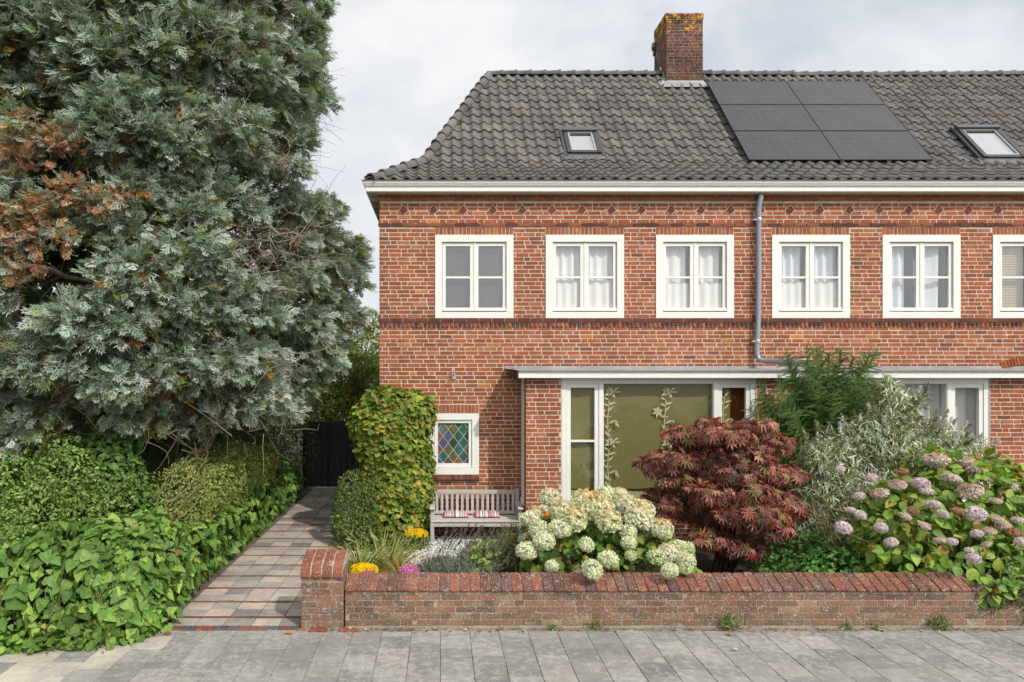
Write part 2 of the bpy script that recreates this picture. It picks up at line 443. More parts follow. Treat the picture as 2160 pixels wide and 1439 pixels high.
# ------------------------------------------------------------------ camera, sky, sun
cam = bpy.data.cameras.new('camera'); co_ = bpy.data.objects.new('camera', cam); C.objects.link(co_)
co_.location = (0, 0, H); co_.rotation_euler = (R(90), 0, 0)
cam.sensor_width = 36; cam.lens = 36*F/2160
cam.shift_x = (1080-VX)/2160; cam.shift_y = (VY-719.5)/2160
cam.clip_end = 2000; S.camera = co_
SUN = np.array([-0.745, 1.0, -1.16])
w = bpy.data.worlds.new('World'); S.world = w; w.use_nodes = True
nt = w.node_tree
for n in list(nt.nodes): nt.nodes.remove(n)
sky = nd(nt, 'ShaderNodeTexSky', sky_type='NISHITA')
sky.sun_disc = False; sky.sun_elevation = R(43); sky.sun_rotation = R(143.3)
gen = nt.nodes.new('ShaderNodeTexCoord').outputs['Generated']
mp = nd(nt, 'ShaderNodeMapping', {'Vector': gen, 'Scale': (1.0, 1.0, 1.7), 'Location': (0.35, 0.2, 0.1)}).outputs[0]
n1 = noise(nt, mp, 1.9, 8, 0.52, 0.35); n2 = noise(nt, mp, 5.5, 6, 0.55, 0.3)
nm = nd(nt, 'ShaderNodeMath', {0: n1, 1: n2}, operation='ADD').outputs[0]
nm = nd(nt, 'ShaderNodeMath', {0: nm, 1: 0.5}, operation='MULTIPLY').outputs[0]
cl = ramp(nt, nm, [(0.36, (5.5, 5.9, 6.5)), (0.45, (6.5, 6.75, 7.2)), (0.53, (7.2, 7.35, 7.6)), (0.62, (8.1, 8.1, 8.15))]).outputs[0]
cov = ramp(nt, n1, [(0.25, 0.80), (0.42, 0.985)]).outputs[0]
skc = mixc(nt, cov, sky.outputs[0], cl)
# broad sky glow added round the sun, behind camera, to lift fill light
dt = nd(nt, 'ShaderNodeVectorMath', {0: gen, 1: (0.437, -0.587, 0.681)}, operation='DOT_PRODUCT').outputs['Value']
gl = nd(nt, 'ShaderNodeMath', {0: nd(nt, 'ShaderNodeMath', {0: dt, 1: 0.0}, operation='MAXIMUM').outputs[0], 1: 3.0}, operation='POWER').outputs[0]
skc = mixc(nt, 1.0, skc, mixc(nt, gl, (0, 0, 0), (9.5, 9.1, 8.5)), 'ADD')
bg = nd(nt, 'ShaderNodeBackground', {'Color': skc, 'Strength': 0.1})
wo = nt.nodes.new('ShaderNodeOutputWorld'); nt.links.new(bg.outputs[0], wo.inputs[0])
sl = bpy.data.lights.new('sun', 'SUN'); sl.energy = 2.75; sl.angle = R(1.2); sl.color = (1.0, 0.94, 0.85)
so = bpy.data.objects.new('sun', sl); C.objects.link(so); so.location = (20, -20, 30)
so.rotation_euler = Vector(SUN).to_track_quat('-Z', 'Y').to_euler()
S.view_settings.view_transform = 'Standard'; S.view_settings.look = 'None'
S.view_settings.exposure = 0.25; S.view_settings.gamma = 1.0
S.cycles.use_denoising = True; S.cycles.denoiser = 'OPENIMAGEDENOISE'; S.cycles.denoising_prefilter = 'NONE'
S.cycles.max_bounces = 6; S.cycles.transparent_max_bounces = 10
S.cycles.diffuse_bounces = 3; S.cycles.glossy_bounces = 3; S.cycles.caustics_reflective = False; S.cycles.caustics_refractive = False
# ================================================================== the two houses
YF, YB = 11.2, 10.49            # main facade and bay front
PXF = 128.571
def fx(px): return (px-VX)/PXF
def fz(py): return H-(py-VY)/PXF
MORTAR = (0.62, 0.545, 0.43)
REDS = [(60, (0.345, 0.108, 0.052)), (22, (0.285, 0.095, 0.050)), (3, (0.44, 0.175, 0.060)), (4, (0.20, 0.084, 0.060)), (11, (0.375, 0.148, 0.088))]
DARKS = [(60, (0.125, 0.050, 0.038)), (40, (0.17, 0.058, 0.040))]
def pickc(pal):
    return vary(random.choices([p[1] for p in pal], [p[0] for p in pal])[0], 0.14)
def brick(mb, T, u0, u1, v0, v1, col, w=0.0, rec=0.005, j=0.0022, mi=0):
    r = lambda: random.uniform(-j, j)
    w += random.uniform(-0.0015, 0.0015)
    c = 0.004
    f = [(u0+c+r(), v0+r()), (u1-c+r(), v0+r()), (u1+r(), v0+c+r()), (u1+r(), v1-c+r()), (u1-c+r(), v1+r()), (u0+c+r(), v1+r()), (u0+r(), v1-c+r()), (u0+r(), v0+c+r())]
    vs = [T(u, v, w) for u, v in f]+[T(u+(0.002 if u > (u0+u1)/2 else -0.002), v+(0.002 if v > (v0+v1)/2 else -0.002), -rec) for u, v in f]
    fs = [tuple(range(8))]+[(i, i+8, (i+1) % 8+8, (i+1) % 8) for i in range(8)]
    mb.add(vs, fs, col, mi)
def cut(iv, openings, va, vb, gap=0.004):
    out = [iv]
    for (a, b, c, d) in openings:
        if d <= va+0.01 or c >= vb-0.01: continue
        nx = []
        for (p, q) in out:
            if q <= a or p >= b: nx.append((p, q)); continue
            if p < a-0.02: nx.append((p, a-gap))
            if q > b+0.02: nx.append((b+gap, q))
        out = nx
    return out
def brick_field(mb, T, u0, u1, v0, v1, openings, pal=REDS, course=0.067, blen=0.209, joint=0.0155, start=0, w=0.0, mi=0, rec=0.005):
    v = v0; row = start
    while v < v1-0.02:
        va, vb = v, min(v+course-joint, v1)
        u = u0
        if row % 2 == 0:
            seq = ['S']; u -= 0.5*blen if (row//2) % 2 else 0.23*blen
        else:
            seq = ['S', 'H']; u -= 0.1*blen if (row//2) % 2 else 0.75*blen
        k = 0
        while u < u1:
            l = blen-joint if seq[k % len(seq)] == 'S' else blen*0.5-joint
            a, b = max(u, u0), min(u+l, u1)
            if b-a > 0.025:
                for (p, q) in cut((a, b), openings, va, vb):
                    if q-p > 0.02: brick(mb, T, p, q, va, vb, pickc(pal), w, mi=mi, rec=rec)
            u += l+joint+random.uniform(-0.001, 0.001); k += 1
        v += course; row += 1
def sheet(mb, T, u0, u1, v0, v1, openings, col=MORTAR, w=-0.0035, mi=0):
    us = sorted({u0, u1, *[min(max(a, u0), u1) for o in openings for a in o[:2]]})
    vs = sorted({v0, v1, *[min(max(a, v0), v1) for o in openings for a in o[2:]]})
    for i in range(len(us)-1):
        for j in range(len(vs)-1):
            cu, cv = (us[i]+us[i+1])/2, (vs[j]+vs[j+1])/2
            if any(a < cu < b and c < cv < d for a, b, c, d in openings): continue
            mb.quad(T(us[i], vs[j], w), T(us[i+1], vs[j], w), T(us[i+1], vs[j+1], w), T(us[i], vs[j+1], w), col, mi)
TF = lambda u, v, w: (u, YF-w, v)
TBAY = lambda u, v, w: (u, YB-w, v)
def TSIDE(x, s=1): return lambda u, v, w: (x-s*w, u, v)      # wall facing -x (s=1) or +x; u runs along y
def niche(mb, x0, x1, z0, z1, y0, dep, col=(0.32, 0.31, 0.29), mi=0):
    y1 = y0+dep
    mb.quad((x0,y1,z0),(x1,y1,z0),(x1,y1,z1),(x0,y1,z1), col, mi)
    for a, b in (((x0,z0),(x1,z0)), ((x1,z0),(x1,z1)), ((x1,z1),(x0,z1)), ((x0,z1),(x0,z0))):
        mb.quad((a[0],y0,a[1]),(b[0],y0,b[1]),(b[0],y1,b[1]),(a[0],y1,a[1]), col, mi)

XSPLIT, XEND = 5.17, 13.6
WIN_L = [(918, 1083), (1151, 1316), (1383.5, 1547.5)]
WIN_R = [(1628, 1792), (1861, 2025), (2093.5, 2257.5)]
WZ0, WZ1 = 3.548, 4.909
ZS = 5.570
house_l = thing('terraced_house', (2.1, 11.2, 0), 'red brick end house with hipped tiled roof, tall chimney and lily decals in its bay', 'house', 'brick terraced houses')
house_r = thing('terraced_house', (9.3, 11.2, 0), 'red brick house right of the grey downpipe, with solar panels on its roof', 'house', 'brick terraced houses')

def facade(house, x0, x1, wins, extra, side):
    mb = MB()
    ops = [(fx(a)+0.0, fx(b), WZ0, WZ1) for a, b in wins]+extra
    arch = [(a, b, WZ1, WZ1+0.128) for a, b, c, d in ops[:len(wins)]]
    hole = [(a+0.03, b-0.03, c+0.03, d-0.03) for a, b, c, d in ops]
    bands = [(x0-9, x1+9, 3.405, 3.548), (x0-9, x1+9, 5.045, 5.105), (x0-9, x1+9, 5.465, 5.60)]
    # normal courses below and above the sill band
    brick_field(mb, TF, x0, x1, 0.0, 3.40, ops+bands, start=0)
    brick_field(mb, TF, x0, x1, 3.552, 5.045, ops+arch+bands, start=1)
    brick_field(mb, TF, x0, x1, 5.110, 5.465, bands, start=1)
    sheet(mb, TF, x0, x1, 0, ZS+0.05, hole)
    # sill band: dark headers proud of the wall over a row of rounded dentils
    u = x0-(0.03 if side else 0)
    while u < x1-0.02:
        b = min(u+0.197, x1); brick(mb, TF, u, b, 3.482, 3.541, pickc(DARKS), 0.030, 0.01); u += 0.209
    sheet(mb, TF, x0-(0.03 if side else 0), x1, 3.478, 3.545, [], (0.40, 0.35, 0.28), 0.022)
    mb.quad((x0,YF-0.022,3.478),(x1,YF-0.022,3.478),(x1,YF+0.01,3.478),(x0,YF+0.01,3.478), (0.2,0.15,0.12))
    mb.quad((x0,YF-0.022,3.545),(x1,YF-0.022,3.545),(x1,YF+0.01,3.555),(x0,YF+0.01,3.555), (0.2,0.15,0.12))
    u = x0+0.006
    while u < x1-0.05:
        c = pickc(REDS if random.random() < 0.45 else DARKS); n = 9; vs = []
        for k in range(n):
            t = math.pi*k/(n-1); r = 0.029
            vs.append((u+0.0285-r*math.cos(t), YF-0.002-0.024*math.sin(t)**0.7))
        V = [(x, y, 3.412) for x, y in vs]+[(x, y, 3.468) for x, y in vs]
        mb.add(V, [(i, i+1, i+n+1, i+n) for i in range(n-1)]+[tuple(range(n-1,-1,-1)), tuple(range(n, 2*n))], c); u += 0.0722
    # band over the windows, rowlock lintels, projecting head courses and tile diamonds
    u = x0-0.02*side
    while u < x1-0.02:
        b = min(u+0.197, x1); brick(mb, TF, u, b, 5.050, 5.102, pickc([(50, REDS[1][1]), (50, DARKS[0][1])]), 0.018, 0.022); u += 0.209
    for a, b, c, d in ops[:len(wins)]:
        n = 20; s = (b-a)/n
        for i in range(n): brick(mb, TF, a+i*s+0.005, a+(i+1)*s-0.006, d+0.010, d+0.122, pickc(REDS), 0.0)
    u = x0-0.03*side
    for zr, off in ((5.470, 0.0), (5.522, 0.1)):
        u = x0-0.03*side-off
        while u < x1-0.02:
            a, b = max(u, x0-0.03*side), min(u+0.197, x1)
            if b-a > 0.03: brick(mb, TF, a, b, zr, zr+0.046, pickc([(60, REDS[1][1]), (40, REDS[0][1])]), 0.024, 0.03)
            u += 0.209
    sheet(mb, TF, x0-0.028*side, x1, 5.466, ZS+0.05, [], (0.42, 0.34, 0.26), 0.016)
    u = fx(851.5)
    while u < x1:
        if u > x0+0.02 and u+0.09 < x1:
            zc = fz(443.5)
            for r, w, c in ((0.086, 0.003, MORTAR), (0.071, 0.012, vary((0.15, 0.050, 0.040), 0.2))):
                V = [TF(u+p*r, zc+q*r, w) for p, q in ((0,-1),(1,0),(0,1),(-1,0))]+[TF(u+p*r, zc+q*r, -0.006) for p, q in ((0,-1),(1,0),(0,1),(-1,0))]
                mb.add(V, [(0,1,2,3),(0,4,5,1),(1,5,6,2),(2,6,7,3),(3,7,4,0)], c)
        u += 0.4876
    return mb, hole

# ---- left house wall with the bay piers
STW = (-0.21, 0.632, 0.981, 1.984)
mb, _ = facade(house_l, -1.0, XSPLIT, WIN_L, [STW, (1.32, 9, -1, 2.66)], 1)
ST_ARCH = (STW[0], STW[1], STW[3], STW[3]+0.13)
n = 14; s = (STW[1]-STW[0])/n
keep = []                                             # lintel over the small window replaces the courses behind it
for i in range(n): brick(mb, TF, STW[0]+i*s+0.005, STW[0]+(i+1)*s-0.006, 1.99, 2.125, pickc(REDS), 0.010, 0.012)
mb.quad(TF(STW[0]-0.004,1.985,0.003), TF(STW[1]+0.004,1.985,0.003), TF(STW[1]+0.004,2.131,0.003), TF(STW[0]-0.004,2.131,0.003), MORTAR)
brick_field(mb, TSIDE(-1.0), 11.205, 17.6, 0.0, ZS, [], start=0)
sheet(mb, TSIDE(-1.0), 11.2, 17.6, 0, ZS+0.05, [])
mb.quad((-1.0,17.6,0),(XSPLIT,17.6,0),(XSPLIT,17.6,ZS),(-1.0,17.6,ZS), REDS[0][1])
# bay: piers, apron and left return
brick_field(mb, TBAY, 1.315, 1.850, 0, 2.60, [], start=1)
brick_field(mb, TBAY, 4.866, XSPLIT, 0, 2.60, [], start=1)
brick_field(mb, TBAY, 1.850, 4.866, 0, 0.585, [], start=1)
bayhole = [(1.87, 4.85, 0.60, 2.60)]
sheet(mb, TBAY, 1.315, XSPLIT, 0, 2.62, bayhole)
brick_field(mb, TSIDE(1.315), 10.50, 10.74, 0, 2.60, [], start=0)
brick_field(mb, TSIDE(1.315), 11.03, 11.19, 0, 2.60, [], start=0)
brick_field(mb, TSIDE(1.315), 10.74, 11.03, 0, 0.55, [], start=0)
sheet(mb, TSIDE(1.315), 10.49, 11.2, 0, 2.62, [(10.78, 11.0, 0.62, 2.5)])
wall = mb.build('wall', M['brick'], house_l)

# ---- right house wall
mb, _ = facade(house_r, XSPLIT, XEND, WIN_R, [(XSPLIT-1, 20, -1, 2.66)], 0)
brick_field(mb, TBAY, XSPLIT, 5.470, 0, 2.60, [], start=1)
brick_field(mb, TBAY, 8.456, 11.6, 0, 2.60, [], start=1)
brick_field(mb, TBAY, 5.470, 8.456, 0, 0.585, [], start=1)
sheet(mb, TBAY, XSPLIT, 11.6, 0, 2.62, [(5.49, 8.44, 0.60, 2.60)])
mb.quad((XEND,11.2,0),(XEND,17.6,0),(XEND,17.6,ZS),(XEND,11.2,ZS), REDS[0][1])
mb.quad((11.6,YB,0),(11.6,YF,0),(11.6,YF,2.6),(11.6,YB,2.6), REDS[0][1])
for i in range(40):          # segmental brick arch rising above the porch roof
    a = R(112-i*1.55); cx, cz, r0 = 9.95, 0.90, 1.93
    if i*0.0722 > 2.6: break
    p = lambda rr, aa: TF(cx+rr*math.cos(aa), cz+rr*math.sin(aa), 0.012)
    q = lambda rr, aa: TF(cx+rr*math.cos(aa), cz+rr*math.sin(aa), -0.006)
    a2 = a-R(1.25)
    V = [p(r0,a), p(r0,a2), p(r0+0.135,a2), p(r0+0.135,a), q(r0,a), q(r0,a2), q(r0+0.135,a2), q(r0+0.135,a)]
    mb.add(V, [(0,1,2,3),(0,4,5,1),(1,5,6,2),(2,6,7,3),(3,7,4,0)], pickc(REDS))
mb.build('wall', M['brick'], house_r)

# ------------------------------------------------------------------ upper windows
W0 = (0.74, 0.74, 0.705)
def curtain_geo(x0, x1, z0, z1, y, n=60, amp=0.022, waves=9, col=(0.80, 0.81, 0.80), gather=0.0, ph=0.0):
    mb = MB(); pts = []
    for i in range(n+1):
        t = i/n; x = x0+(x1-x0)*t
        pts.append((x, y+amp*math.sin(waves*2*math.pi*t+ph+1.3*math.sin(5*t))+0.3*amp*math.sin(waves*4.7*t)))
    for i in range(n):
        (a, ya), (b, yb) = pts[i], pts[i+1]
        g = gather*(0.5-(i+0.5)/n)
        mb.quad((a, ya, z0), (b, yb, z0), (b+g*0.3, yb, z1), (a+g*0.3, ya, z1), vary(col, 0.02))
    return mb
def make_window(house, x0, x1, fill, zoff=0.0):
    z0, z1 = WZ0, WZ1; yf = YF-0.014
    mb = MB(); cs, ct, cb = 0.114, 0.112, 0.098          # flat outer casing, mitred in four boards
    mb.box(x0, x1, yf, YF+0.09, z1-ct, z1, W0)
    mb.box(x0, x1, yf, YF+0.09, z0, z0+cb, W0)
    mb.box(x0, x0+cs, yf-0.001, YF+0.09, z0+cb+0.001, z1-ct-0.001, W0)
    mb.box(x1-cs, x1, yf-0.001, YF+0.09, z0+cb+0.001, z1-ct-0.001, W0)
    win = mb.build('window', M['white'], house)
    a, b, c, d = x0+cs, x1-cs, z0+cb, z1-ct
    mid = (a+b)/2
    for k, (p, q) in enumerate(((a+0.006, mid-0.003), (mid+0.003, b-0.006))):
        mb = MB(); y0, y1 = YF+0.018, YF+0.07; s = 0.052; so = 0.066 if k == 0 else 0.058
        l, r = (s, 0.066) if k == 0 else (0.066, s)
        zb, zt = c+0.012, d-0.010
        mb.box(p, p+l, y0, y1, zb, zt, W0); mb.box(q-r, q, y0, y1, zb, zt, W0)
        mb.box(p+l, q-r, y0, y1, zt-0.056, zt, W0); mb.box(p+l, q-r, y0, y1, zb, zb+0.062, W0)
        zm = zb+0.062+(zt-0.056-zb-0.062)*0.492
        mb.box(p+l, q-r, y0+0.004, y1, zm-0.017, zm+0.017, W0)
        mb.box(p-0.002, q+0.002, YF-0.016, YF+0.016, zb+0.004, zb+0.036, W0)         # drip board
        mb.box(p-0.002, q+0.002, YF-0.001, YF+0.016, zb+0.038, zb+0.060, W0)
        if k == 1: mb.box(p-0.012, p+0.026, y0-0.010, y0-0.001, zb+0.066, zt, W0)   # meeting cover strip
        mb.build('sash', M['white'], win)
        mb = MB(); mb.quad((p+l-0.004, y1-0.02, zb+0.05), (q-r+0.004, y1-0.02, zb+0.05), (q-r+0.004, y1-0.02, zt-0.05), (p+l-0.004, y1-0.02, zt-0.05), (1,1,1))
        mb.build('pane', M['glass_blind' if fill[0] == 'blind' else 'glass'], win)
    mb = MB(); niche(mb, a, b, c, d, YF+0.09, 0.5, (0.34, 0.34, 0.33)); mb.build('reveal', M['room'], win)
    yc = YF+0.135
    if fill[0] == 'blind':
        mb = MB(); z = c+0.02
        while z < d-0.02:
            mb.add([(a+0.02,yc-0.018,z),(b-0.02,yc-0.018,z),(b-0.02,yc+0.006,z+0.023),(a+0.02,yc+0.006,z+0.023)], [(0,1,2,3)], vary(fill[1], 0.03)); z += 0.027
        mb.build('blind', M['blind'], win)
    else:
        for (u0, u1, wv, g, col) in fill[1]:
            curtain_geo(a+(b-a)*u0, a+(b-a)*u1, c, d, yc+random.uniform(0, 0.02), 70, 0.024, wv, col, g, random.uniform(0, 6)).build('curtain', M['sheer'], win, True)
        if len(fill) > 2:
            curtain_geo(a, b, c, c+(d-c)*fill[2], yc-0.05, 70, 0.012, 7, (0.78, 0.79, 0.76)).build('net_curtain', M['sheer'], win, True)
    return win
WC, BC = (0.80, 0.81, 0.80), (0.72, 0.78, 0.82)
fills_l = [('blind', (0.085, 0.080, 0.075)), ('curtain', [(0.0, 0.48, 4, 0.02, WC), (0.52, 1.0, 4, -0.02, WC)], 0.46), ('curtain', [(0.0, 0.40, 3, 0.0, WC), (0.53, 0.93, 3, 0.05, WC)], 0.42)]
fills_r = [('curtain', [(0.0, 0.42, 4, 0.0, BC), (0.50, 1.0, 4, 0.25, BC)], 0.44), ('curtain', [(0.0, 0.32, 3, 0.0, BC), (0.50, 0.86, 2, -0.1, BC)]), ('blind', (0.58, 0.47, 0.25))]
for hs, ws, fl in ((house_l, WIN_L, fills_l), (house_r, WIN_R, fills_r)):
    for (a, b), f in zip(ws, fl): make_window(hs, fx(a), fx(b), f)

# ------------------------------------------------------------------ small stained glass window
x0, x1, z0, z1 = STW
mb = MB(); yf = YF-0.012
mb.box(x0, x1, yf, YF+0.08, z1-0.105, z1, W0); mb.box(x0, x1, yf, YF+0.08, z0, z0+0.115, W0)
mb.box(x0, x0+0.115, yf-0.001, YF+0.08, z0+0.116, z1-0.106, W0); mb.box(x1-0.112, x1, yf-0.001, YF+0.08, z0+0.116, z1-0.106, W0)
stw = mb.build('stained_glass_window', M['white'], house_l)
a, b, c, d = x0+0.115, x1-0.112, z0+0.115, z1-0.105
mb = MB(); y0, y1 = YF+0.012, YF+0.06; s = 0.055
mb.box(a+0.004, a+s, y0, y1, c+0.004, d-0.004, W0); mb.box(b-s, b-0.004, y0, y1, c+0.004, d-0.004, W0)
mb.box(a+s, b-s, y0, y1, d-s, d-0.004, W0); mb.box(a+s, b-s, y0, y1, c+0.004, c+s+0.01, W0)
mb.build('sash', M['white'], stw)
ga, gb, gc, gd = a+s, b-s, c+s+0.01, d-s
cols = {'t': (0.030, 0.105, 0.080), 'o': (0.115, 0.115, 0.035), 'b': (0.060, 0.075, 0.150), 'n': (0.105, 0.060, 0.035), 'd': (0.030, 0.055, 0.035), 'r': (0.22, 0.085, 0.035), 'g': (0.030, 0.135, 0.075), 's': (0.070, 0.130, 0.120)}
grid = ['sogoso', 'totgtn', 'gsogtb', 'rbtdod', 'tbdtbo', 'rotogt', 'ntotdn', 'bnrnto', 'rtotgs']
mb = MB(); lead = MB(); hw, hh = (gb-ga)/6, (gd-gc)/6
def clipdiamond(cx, cz):
    P = [(cx-hw, cz), (cx, cz-hh), (cx+hw, cz), (cx, cz+hh)]
    for ax, lim, sg in ((0, ga, 1), (0, gb, -1), (1, gc, 1), (1, gd, -1)):
        Q = []
        for i in range(len(P)):
            p, q = P[i], P[(i+1) % len(P)]
            ip, iq = (p[ax]-lim)*sg >= -1e-9, (q[ax]-lim)*sg >= -1e-9
            if ip: Q.append(p)
            if ip != iq:
                t = (lim-p[ax])/(q[ax]-p[ax]); Q.append((p[0]+(q[0]-p[0])*t, p[1]+(q[1]-p[1])*t))
        P = Q
        if len(P) < 3: return None
    return P
yy = YF+0.045
for i in range(-1, 8):
    for j in range(-1, 8):
        if (i+j) % 2 == 0:
            P = clipdiamond(ga+hw*i, gd-hh*j)
            if P and len(P) >= 3:
                k = grid[(j+1) % len(grid)][(i+1)//2 % 6]
                mb.add([(x, yy, z) for x, z in P], [tuple(range(len(P)))], vary(cols[k], 0.15))
pane = mb.build('pane', M['stained'], stw)
segs = []
for k in range(-8, 14):
    for sg in (1, -1):
        ps = []
        for t in np.linspace(-10, 10, 401):
            x = ga+hw*t; z = gd-hh*(sg*(t)+2*k+1) if True else 0
            if ga <= x <= gb and gc <= z <= gd: ps.append((x, z))
        if len(ps) >= 2: segs.append((ps[0], ps[-1]))
for p, q in segs: lead.tube([(p[0], yy-0.003, p[1]), (q[0], yy-0.003, q[1])], 0.0042, (0.50, 0.52, 0.52), 6)
lead.build('lead_lattice', M['trim'], stw)
mb = MB(); n = 9; s = (x1-x0+0.03)/n
for i in range(n):
    u = x0-0.02+i*s
    pr = [(YF+0.02, 0.88), (YF-0.030, 0.88), (YF-0.046, 0.893), (YF-0.046, 0.925), (YF-0.030, 0.950), (YF+0.02, 0.968)]
    mb.prism(pr, u+0.004, u+s-0.005, pickc(DARKS))
    mb.prism([(YF+0.02, 0.884), (YF-0.036, 0.884), (YF-0.036, 0.94), (YF+0.02, 0.958)], u+s-0.005, u+s+0.004, (0.35, 0.30, 0.25))
mb.build('sill', M['brick'], stw)

# ------------------------------------------------------------------ bays
def make_bay(house, x0, x1, nameglass, left):
    yf = YB+0.035; zt = 2.60; zb = 0.60
    mb = MB(); p = 0.085
    mb.box(x0, x0+p, yf-0.02, yf+0.10, zb+0.075, zt, W0); mb.box(x1-p, x1, yf-0.02, yf+0.10, zb+0.075, zt, W0)
    mb.box(x0+p, x1-p, yf-0.015, yf+0.10, zt-0.105, zt, W0)
    mb.box(x0-0.02, x1+0.02, yf-0.075, yf+0.10, zb, zb+0.045, W0, 0, 0.008)
    mb.box(x0, x1, yf-0.018, yf+0.10, zb+0.046, zb+0.075, W0)
    sw = 0.50; mu = 0.062
    m0 = x0+p+sw; m1 = x1-p-sw
    mb.box(m0, m0+mu, yf-0.02, yf+0.10, zb+0.076, zt-0.106, W0); mb.box(m1-mu, m1, yf-0.02, yf+0.10, zb+0.076, zt-0.106, W0)
    bay = mb.build('bay_window', M['white'], house)
    zc, zd = zb+0.075, zt-0.105
    for k, (a, b) in enumerate(((x0+p, m0), (m1, x1-p))):
        mb = MB(); s = 0.066; y0, y1 = yf-0.008, yf+0.05
        mb.box(a+0.004, a+s, y0, y1, zc+0.004, zd-0.012, W0); mb.box(b-s, b-0.004, y0, y1, zc+0.004, zd-0.012, W0)
        mb.box(a+s, b-s, y0, y1, zd-0.072, zd-0.012, W0); mb.box(a+s, b-s, y0, y1, zc+0.004, zc+0.075, W0)
        if left: zm = 1.60; mb.box(a+s, b-s, y0+0.003, y1, zm-0.016, zm+0.016, W0)
        mb.box(a, b, y0-0.012, y1-0.03, zd-0.010, zd-0.001, (0.45, 0.45, 0.42))
        mb.build('sash', M['white'], bay)
        mb = MB(); mb.quad((a+s-.004, yf+0.03, zc+.05), (b-s+.004, yf+0.03, zc+.05), (b-s+.004, yf+0.03, zd-.05), (a+s-.004, yf+0.03, zd-.05), (1,1,1))
        mb.build('pane', nameglass, bay)
    ga, gb = m0+mu+0.012, m1-mu-0.012
    mb = MB()          # slim glazing bead round the fixed pane
    mb.box(m0+mu, ga, yf-0.006, yf+0.05, zc, zd, W0); mb.box(gb, m1-mu, yf-0.006, yf+0.05, zc, zd, W0)
    mb.box(ga, gb, yf-0.006, yf+0.05, zd-0.012, zd, W0); mb.box(ga, gb, yf-0.006, yf+0.05, zc, zc+0.014, W0)
    mb.build('glazing_bead', M['white'], bay)
    mb = MB(); mb.quad((ga, yf+0.03, zc+.01), (gb, yf+0.03, zc+.01), (gb, yf+0.03, zd-.01), (ga, yf+0.03, zd-.01), (1,1,1))
    mb.build('pane', nameglass, bay)
    mb = MB(); niche(mb, x0+0.03, x1-0.03, zb+0.05, zt-0.02, yf+0.10, 1.6, (0.16, 0.15, 0.10)); mb.build('reveal', M['room'], bay)
    return bay, (ga, gb, zc, zd, yf, m0, m1, p)
bay_l, (ga, gb, zc, zd, yf, m0, m1, pp) = make_bay(house_l, 1.857, 4.858, M['glass_bay'], True)
OL = (0.225, 0.200, 0.092)
mb = MB(); yb = yf+0.055
mb = curtain_geo(1.90, 4.50, 0.85, zd+0.02, yb+0.02, 90, 0.011, 3.3, OL)
mb.build('blind', M['fabric'], bay_l, True)
mb = MB(); mb.box(1.90, 4.60, yf+0.11, yf+0.5, zb_ := 0.66, 0.84, (0.42, 0.41, 0.24), 0, 0.02); mb.build('window_seat', M['trim'], bay_l)
mb = MB(); mb.box(4.56, 4.84, yf+0.22, yf+0.26, 0.66, 2.5, (0.30, 0.085, 0.018)); mb.build('cupboard_door', M['wood'], bay_l)
# lily decals on the fixed pane
def lily_strip(mb, x, z0, z1, y, sc=1.0, clip=None):
    col = (0.66, 0.60, 0.40)
    def poly(P):
        if clip: P = [(min(max(px_, clip[0]), clip[1]), pz) for px_, pz in P]
        mb.add([(px_, y, pz) for px_, pz in P], [tuple(range(len(P)))], col)
    def leaf(x, z, a, l, w):
        dx, dz = math.cos(a), math.sin(a); P = []
        for t, s in ((0, 0), (0.3, 1), (0.6, 0.8), (1, 0), (0.6, -0.8), (0.3, -1)):
            bend = -0.18*t*t*l
            P.append((x+dx*l*t-dz*w*s, z+dz*l*t+dx*w*s+bend))
        poly(P)
    def flower(x, z, r):
        for k in range(6):
            a = R(k*60+20); leaf(x+0.05*r*math.cos(a), z+0.05*r*math.sin(a), a, r*1.15, r*0.30)
    pts = []
    z = z0
    while z <= z1+1e-6:
        pts.append((x+0.012*math.sin((z-z0)*9), z)); z += 0.03
    for (xa, za), (xb, zb2) in zip(pts, pts[1:]):
        poly([(xa-0.006, za), (xa+0.006, za), (xb+0.006, zb2), (xb-0.006, zb2)])
    z = z0+0.10; k = 0
    while z < z1-0.05:
        m = k % 8
        if m == 0: flower(x+0.03, z, 0.085); leaf(x+0.08, z, R(15), 0.12, 0.016); leaf(x+0.08, z+0.03, R(38), 0.11, 0.015)
        elif m in (1, 2): leaf(x, z, R(118), 0.13, 0.017); leaf(x, z-0.03, R(62), 0.08, 0.012)
        elif m == 3: leaf(x, z, R(35), 0.15, 0.015); leaf(x+0.10, z+0.02, R(-40), 0.09, 0.022); leaf(x+0.10, z+0.03, R(10), 0.05, 0.02)
        elif m == 4: leaf(x, z, R(150), 0.11, 0.013); leaf(x, z, R(40), 0.06, 0.01)
        elif m == 5: leaf(x, z, R(55), 0.14, 0.015); flower(x-0.12, z, 0.075)
        else: leaf(x, z, R(30 if m == 6 else 52), 0.14, 0.016); leaf(x, z-0.02, R(140), 0.10, 0.014)
        z += 0.097; k += 1
for cx in (ga+0.085, ga+0.965):
    mb = MB(); lily_strip(mb, cx, zc+0.02, zd-0.05, yf+0.034, 1, (ga+0.002, gb)); mb.build('lily_decal', M['trim'], bay_l)
mb = MB(); lily_strip(mb, m1+0.115, 1.5, zd-0.16, yf+0.034, 1, (m1+0.07, 4.75)); mb.build('lily_decal', M['trim'], bay_l)
